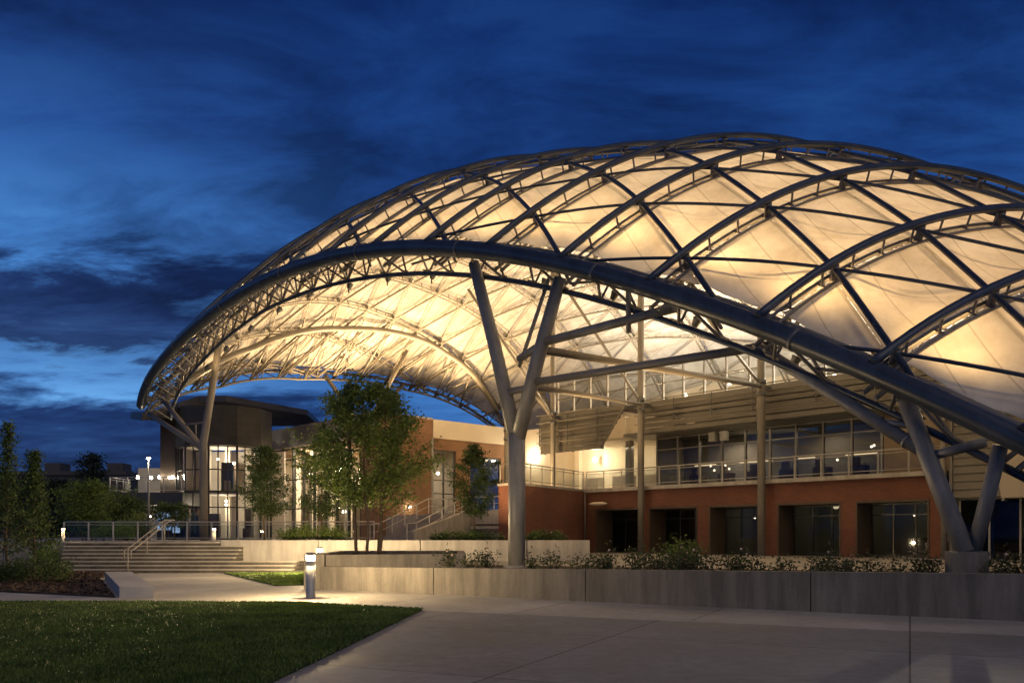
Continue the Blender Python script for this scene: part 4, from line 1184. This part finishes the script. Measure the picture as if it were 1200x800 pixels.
def tree(name, label, base, h, crown0, width, shape, m, nlimb=26, per=90, ls=.13, stems=1, spread=.25, seed=1, r=.07, group=None, tuft=.28, cat='tree'):
    """shape(t) gives crown radius share at crown height share t"""
    rnd = random.Random(seed)
    t = thing(name, label, cat, (0, 0, 0), group); B = Vector((0, 0, 0))
    wood = MB(); lv = MB(); tops = []
    for s_ in range(stems):
        a = 2*PI*s_/stems+rnd.uniform(-.4, .4); k = 0 if stems == 1 else 1
        b0 = Vector((math.cos(a), math.sin(a), 0))*spread*k
        tip = Vector((math.cos(a), math.sin(a), 0))*width*.32*k+Vector((rnd.uniform(-.1, .1), rnd.uniform(-.1, .1), h*(1 if k == 0 else rnd.uniform(.86, 1))))
        st_ = limb(wood, b0, tip, r, r*.16, rnd, .025, 9); tops.append((b0, tip, st_))
    cl = []
    for i in range(nlimb):
        b0, tip, st_ = tops[i % stems]
        tt = (i+.5)/nlimb; z = crown0+(h-crown0)*tt
        f = z/tip.z; c = b0+(tip-b0)*min(f, 1)
        a = i*2.399+rnd.uniform(-.5, .5); rad = width*shape(tt)*rnd.uniform(.55, 1.22)
        e = Vector((math.cos(a)*rad+c.x*.5, math.sin(a)*rad+c.y*.5, z+rad*rnd.uniform(.15, .5)))
        st0 = c-Vector((0, 0, rad*.25)); 
        pts = limb(wood, st0, e, r*.32*(1-.6*tt), .008, rnd, .08, 5)
        for j in range(2, 6): cl.append((pts[j], tuft*(.75+.5*rnd.random())*(1.15-.4*tt), j))
    for p, s_, j in cl:
        for q in range(int(per/4*(.6+.8*rnd.random()))):
            o_ = Vector((rnd.gauss(0, s_), rnd.gauss(0, s_), rnd.gauss(0, s_*.6)))
            leaf(lv, p+o_, ls, rnd)
    wood.build('trunk', M['bark'], t, local=True); lv.build('crown', m, t, local=True)
    t.location = base
    return t
oval = lambda t: max(.12, math.sin(PI*min(.12+.88*t, 1))**.75*(1-.25*t))
cone = lambda t: max(.07, (1-t)**.85*min(1, t*5+.45))
spire = lambda t: max(.05, (1-t)**1.5*min(1, t*4+.6))
crown2 = lambda t: (.62+.38*t/.3) if t < .3 else max(.13, (1-(t-.3)/.72)**.8)
vase = lambda t: max(.25, min(1, .45+t*1.3)*(1-max(0, t-.62)*1.55))
tree('multi_stem_tree', 'wide multi-stem tree with airy green crown in the raised concrete planter', tuple(at(432, 27.6, .84)), 5.5, 1.6, 2.25, crown2, M['leaf_maple'], 84, 270, .105, 5, .42, 31, .055, tuft=.19)
tree('young_maple', 'small oval tree in front of the glazed hall, left of the others', tuple(at(310, 39, 1.2)), 4.3, 1.2, 1.22, oval, M['leaf_dark'], 34, 280, .098, 1, .2, 5, .05, tuft=.16)
tree('young_maple', 'small dark tree partly behind the crown of the multi-stem tree', tuple(at(377, 39.5, 1.2)), 4.9, 1.1, 1.3, oval, M['leaf_dark'], 36, 280, .098, 1, .2, 6, .05, tuft=.17)
tree('young_maple', 'small oval tree before the side stairs, left of the forked column', tuple(at(556, 39, 1.2)), 4.35, 1.15, 1.12, oval, M['leaf_dark'], 34, 280, .098, 1, .2, 9, .045, tuft=.155)
tree('columnar_tree', 'tallest thin columnar tree at the left edge', tuple(at(8, 27, .04)), 4.95, .9, .85, spire, M['leaf_dark'], 44, 85, .095, 1, .2, 12, .055, tuft=.13)
tree('columnar_tree', 'shorter columnar tree right of the tallest one by the mulch bed', tuple(at(39, 28, .04)), 4.2, .85, .95, spire, M['leaf_dark'], 44, 95, .095, 1, .2, 13, .055, tuft=.14)
def bush(name, label, base, w_, h, m, n, ls, seed, cat='shrub', group=None, flowers=0, depth=None, stems=7):
    rnd = random.Random(seed); t = thing(name, label, cat, (0, 0, 0), group); depth = depth or w_
    wood = MB(); lv = MB(); fl = MB(); tips = []
    for k in range(stems):
        a = rnd.uniform(0, 2*PI); q = math.sqrt(rnd.random())
        e = Vector((math.cos(a)*q*w_*.5, math.sin(a)*q*depth*.5, h*rnd.uniform(.6, 1.0)*(1-.35*q*q)))
        s_ = Vector((e.x*.25, e.y*.25, -.02)) if w_ < 1.6 else Vector((e.x*.9, e.y*.9, -.02))
        p = limb(wood, s_, e, .012 if h < 1.2 else .03, .004, rnd, .09, 5); tips += p[2:]
    for i in range(n):
        c = rnd.choice(tips); s_ = .075*h+.055
        leaf(lv, c+Vector((rnd.gauss(0, s_), rnd.gauss(0, s_), rnd.gauss(0, s_*.8))), ls, rnd)
    for i in range(flowers):
        c = rnd.choice(tips); c = c+Vector((rnd.gauss(0, .05), rnd.gauss(0, .05), rnd.uniform(0, .08))); fl.blob(c, .03, 6, 4)
    wood.build('stems', M['bark'], t, local=True); lv.build('foliage', m, t, local=True)
    if flowers: fb2 = fl.build('blooms', M['flower'], t, local=True); fb2['kind'] = 'stuff'
    t.location = base; return t
# roses in the front planter
protos = [bush('rose_bush', 'scrubby rose bush', (0, 0, 0), .80, .68, M['leaf_rose'], 260, .085, 40+k, 'rose bush', flowers=(1, 0, 2)[k], stems=9) for k in range(3)]
used = [False]*3
rnd = random.Random(77)
spots = []
x = 520
while x < 1215:
    d = (x-600)/1000.; s_ = (d*PA.y-PA.x)/(PD.x-d*PD.y); wy = (PA+PD*s_).y
    for row, dd in ((0, 1.3), (1, 2.9)):
        xx = x+rnd.uniform(-8, 8)+row*16; D_ = wy+dd+rnd.uniform(-.3, .4)
        if abs(xx-600) < 16 and row == 0: continue
        if abs(xx-1133) < 34 or (row and rnd.random() < .35): continue
        spots.append((xx, D_, row))
    x += 33
for xx, D_, row in spots:
    k = rnd.randrange(3); z = .5+.02
    if xx < 690: lab, g = 'sparse rose bush in the front planter, near the forked column', 'rose bushes near the forked column'
    elif xx < 900: lab, g = 'leafy rose bush in the front planter, before the red brick doorways', 'rose bushes before the doorways'
    else: lab, g = 'rose bush in the front planter, near the raking column pedestal', 'rose bushes near the pedestal'
    loc = tuple(at(xx, D_, z)); s_ = rnd.uniform(.72, 1.02)
    if not used[k]:
        o = protos[k]; used[k] = True; o.location = loc; o.rotation_euler.z = rnd.uniform(0, 6); o.scale = (s_,)*3; o['label'] = lab
    else: o = copy_tree(protos[k], loc, rnd.uniform(0, 6), lab, scale=s_)
    o['group'] = g
bush('leafy_shrub', 'larger rounded green shrub among the roses before the second doorway', tuple(at(800, 22.5, .5)), 1.3, .95, M['leaf_maple'], 1500, .08, 90, stems=20)
# hedges and beds
bush('hedge', 'low green hedge on the terrace in front of the glazed hall', tuple(at(365, 38.2, 1.2)), 3.4, .75, M['leaf_maple'], 3800, .09, 91, 'hedge', depth=1.0, stems=50)
bush('hedge', 'low dark hedge above the retaining wall left of the forked column', tuple(at(548, 38.2, 1.2)), 3.3, .5, M['leaf_dark'], 3200, .09, 92, 'hedge', depth=.8, stems=50)
bush('hedge', 'low dark hedge above the retaining wall right of the forked column', tuple(at(636, 38.0, 1.2)), 2.0, .5, M['leaf_dark'], 2000, .09, 93, 'hedge', depth=.8, stems=34)
bush('low_shrub', 'dense low shrub on the mulch bed at the foot of the columnar trees', tuple(at(44, 26.2, .04)), 1.7, .95, M['leaf_dark'], 3600, .075, 94, stems=34)
bush('low_shrub', 'small shrub at the left edge of the mulch bed', tuple(at(4, 26.0, .04)), 1.2, .7, M['leaf_dark'], 1600, .075, 95, stems=20)
bush('low_shrub', 'pale lit shrub left of the front steps by the bollard light', tuple(at(58, 36.0, .2)), 1.4, 1.0, M['leaf_bright'], 1500, .08, 96, stems=20)
bush('bright_shrub', 'bright yellow-green shrub behind the terrace railing', tuple(at(133, 49.4, 1.2)), 2.3, 1.15, M['leaf_bright'], 2600, .10, 97, stems=30)
bush('bright_shrub', 'mid green shrub behind the railing, left of the lamp post', tuple(at(160, 52, 1.2)), 1.8, 1.9, M['leaf_maple'], 2000, .11, 98, stems=26)
tree('spreading_tree', 'broad bright green tree behind the railing at left', tuple(at(102, 54, 1.0)), 3.7, .7, 2.0, vase, M['leaf_maple'], 40, 200, .15, 3, .3, 99, .07, tuft=.34)
tree('spreading_tree', 'darker low tree behind the lamp post, in front of the balcony', tuple(at(150, 58, 1.0)), 2.9, .5, 1.7, vase, M['leaf_dark'], 34, 170, .15, 3, .3, 100, .07, tuft=.32)
tree('spreading_tree', 'shadowy tree under the balcony right of the lamp post', tuple(at(200, 59, 1.2)), 2.4, .9, 1.2, vase, M['leaf_dark'], 26, 130, .14, 2, .2, 101, .05, tuft=.24)
for k, (px, D_, h, w_) in enumerate(((108, 118, 12.5, 3.0), (35, 112, 9, 4.2), (70, 105, 8, 4), (130, 108, 8, 3.6), (-10, 110, 10, 4.5))):
    tree('distant_tree', ('dark tree standing above the far roofline at left', 'black tree mass before the far building, behind the columnar trees', 'black tree mass before the far building, behind the spreading tree', 'black tree before the right end of the far building', 'black tree mass at the far left edge')[k], tuple(at(px, D_, 0)), h, h*.2, w_, oval, M['leaf_far'], 30, 150, .42, 1, .2, 120+k, .2, tuft=.8)
tree('bare_tree', 'thin nearly leafless tree behind the balcony at left', tuple(at(161, 92, 1)), 7.6, 2.2, 3.0, oval, M['leaf_far'], 40, 10, .2, 1, .2, 131, .14, tuft=.5)
# ------------------------------------------------------------------ lit lamps
WARM = (1, .64, .29); MID = (1, .73, .43); COOL = (1, .84, .62)
def flood(loc, aim, e, col, cone, label, group, body=True, r=.12):
    loc = Vector(loc); aim = Vector(aim); d = (aim-loc).normalized()
    if body:
        t = thing('floodlight', label, 'floodlight', tuple(loc-d*.12), group)
        mb = MB(); mb.tube([loc-d*.34, loc-d*.12, loc-d*.10], [.09, .14, .16], 10); mb.build('housing', M['steel_dark'], t)
        mb = MB(); mb.tube([loc-d*.34, loc-d*.34-V3(0, 0, .18)], .03, 6); mb.build('bracket', M['steel_dark'], t)
    lamp('SPOT', 'flood_beam', tuple(loc), e, col, r, aim, cone, .9)
FL1, FL2, FL3, FL4 = PW
for i in range(9):
    u = 2.4+3.1*i; p = off(u, 1.3, 1.9)
    flood(p, off(u+.5, 3.0, .3), FL1*(.75+.09*i), WARM, 165, 'small floodlight hung under the front arch chord, aimed up at the white panels', 'floodlights under the front arch')
for i in range(5):
    u = -1-3.1*i; p = off(u, v_front(u)+1.4, 1.8)
    flood(p, off(u, v_front(u)+8, .3), FL1*.9, WARM, 150, 'small floodlight hung under the left arm of the front arch', 'floodlights under the left arm')
for i in range(6):
    v = 6+4.2*i; u = u_side(v)+1.8; p = off(u, v, 2.2)
    flood(p, off(u+6, v-1, .3), FL2, WARM, 140, 'small floodlight hung inside the side arch', 'floodlights inside the side arch', body=False)
for i in range(8):
    u = -4+3.2*i
    flood(W(u, 33.2, 10.3), S(u-1.0, 16+i*.2), FL3, MID if u < 6 else COOL, 125, 'floodlight standing on the roof behind the glass screen', 'floodlights on the brick roof')
for i in range(6):
    u = -5+4*i
    flood(W(u, 27.2, 10.0), S(u, 30), FL3*.32, COOL, 150, 'floodlight on the roof just behind the glass screen', 'floodlights behind the glass screen', body=False)
for u, v in ((-17.5, 17.8), (-17.5, 22), (-17.5, 26), (-22, 17.5)):
    flood(W(u, v, 10.0), S(u+5, v-4), FL3*1.1, WARM, 150, 'floodlight standing on the roof edge of the tan brick hall', 'floodlights on the hall roof')
for p, a in (((-9, 45, 1.5), S(-6, 9)), ((-4, 43.5, 1.5), S(0, 10)), (W(-6, 20, 3.1), S(-12, 28)), (W(-1, 12, 1.4), S(-2, 20)), (W(3, 17, .6), S(4, 15)), (W(9, 16, .6), S(10, 12)), (W(15, 13, .6), S(17, 9)), (W(21, 10, .6), S(21, 9)), (W(26, 9, .6), S(26, 9)), (W(12, 8, .6), S(13, 9)), (W(21, 17, .6), S(22, 15))):
    flood(p, a, FL4, WARM, 120, 'ground floodlight aimed up at the canopy', 'ground floodlights under the canopy')
# rooms
lamp('AREA', 'hall_light', W(-27, 20, 8.2), 2400, (1, .80, .55), size=6, aim=W(-27, 19, 0))
lamp('AREA', 'hall_light', W(-21, 19, 8.2), 1300, (1, .80, .55), size=4, aim=W(-21, 18, 0))
lamp('POINT', 'tower_light', (-22.4, 66.3, 7.2), 260, (1, .84, .62), .2)
lamp('POINT', 'tower_light', (-22.4, 66.0, 3.6), 150, (1, .84, .62), .2)
lamp('POINT', 'balcony_light', (-28, 66.0, 6.2), 50, (1, .8, .5), .15)
lamp('POINT', 'undercroft_light', (-28, 67.0, 3.0), 40, (1, .8, .5), .15)
lamp('POINT', 'wall_glow', W(-14, 28.6, 7.7), 105, (1, .80, .5), .2)
lamp('POINT', 'wall_glow', W(-7, 28.4, 7.0), 120, (1, .80, .5), .2)
lamp('POINT', 'wall_glow', W(-15.5, 19.0, 3.6), 10, (1, .72, .4), .1)
lamp('AREA', 'bay_light', W(-2.5, 27.6, 7.6), 90, (1, .82, .52), size=2.5, aim=W(-2.5, 28.6, 4))
lamp('AREA', 'bay_light', W(-5.5, 27.6, 7.6), 90, (1, .82, .52), size=2.5, aim=W(-5.5, 28.6, 4))
lamp('AREA', 'room_light', W(5, 28, 7.3), 100, (1, .82, .55), size=2, aim=W(5, 28, 4))
lamp('AREA', 'room_light', W(11, 28, 7.3), 45, (1, .82, .55), size=2, aim=W(11, 28, 4))
lamp('AREA', 'balcony_downlight', W(8, 25.2, 7.6), 22, (1, .78, .48), size=4, aim=W(8, 25, 4))
lamp('AREA', 'balcony_downlight', W(16.5, 25.2, 7.6), 22, (1, .78, .48), size=3, aim=W(16.5, 25, 4))
lamp('POINT', 'plaza_light', W(2, 21, 3.3), 30, (1, .78, .48), .25)
lamp('POINT', 'plaza_light', W(10.5, 20.5, 3.3), 28, (1, .78, .48), .25)
for u in (8, 12.2, 16.6): lamp('POINT', 'shop_light', W(u, 27.6, 2.7), 7, (.9, 1, .75), .1)
lamp('SPOT', 'post_beam', at(174, 51, 5.95), 120, (1, .82, .55), .1, at(150, 49, 0), 150)
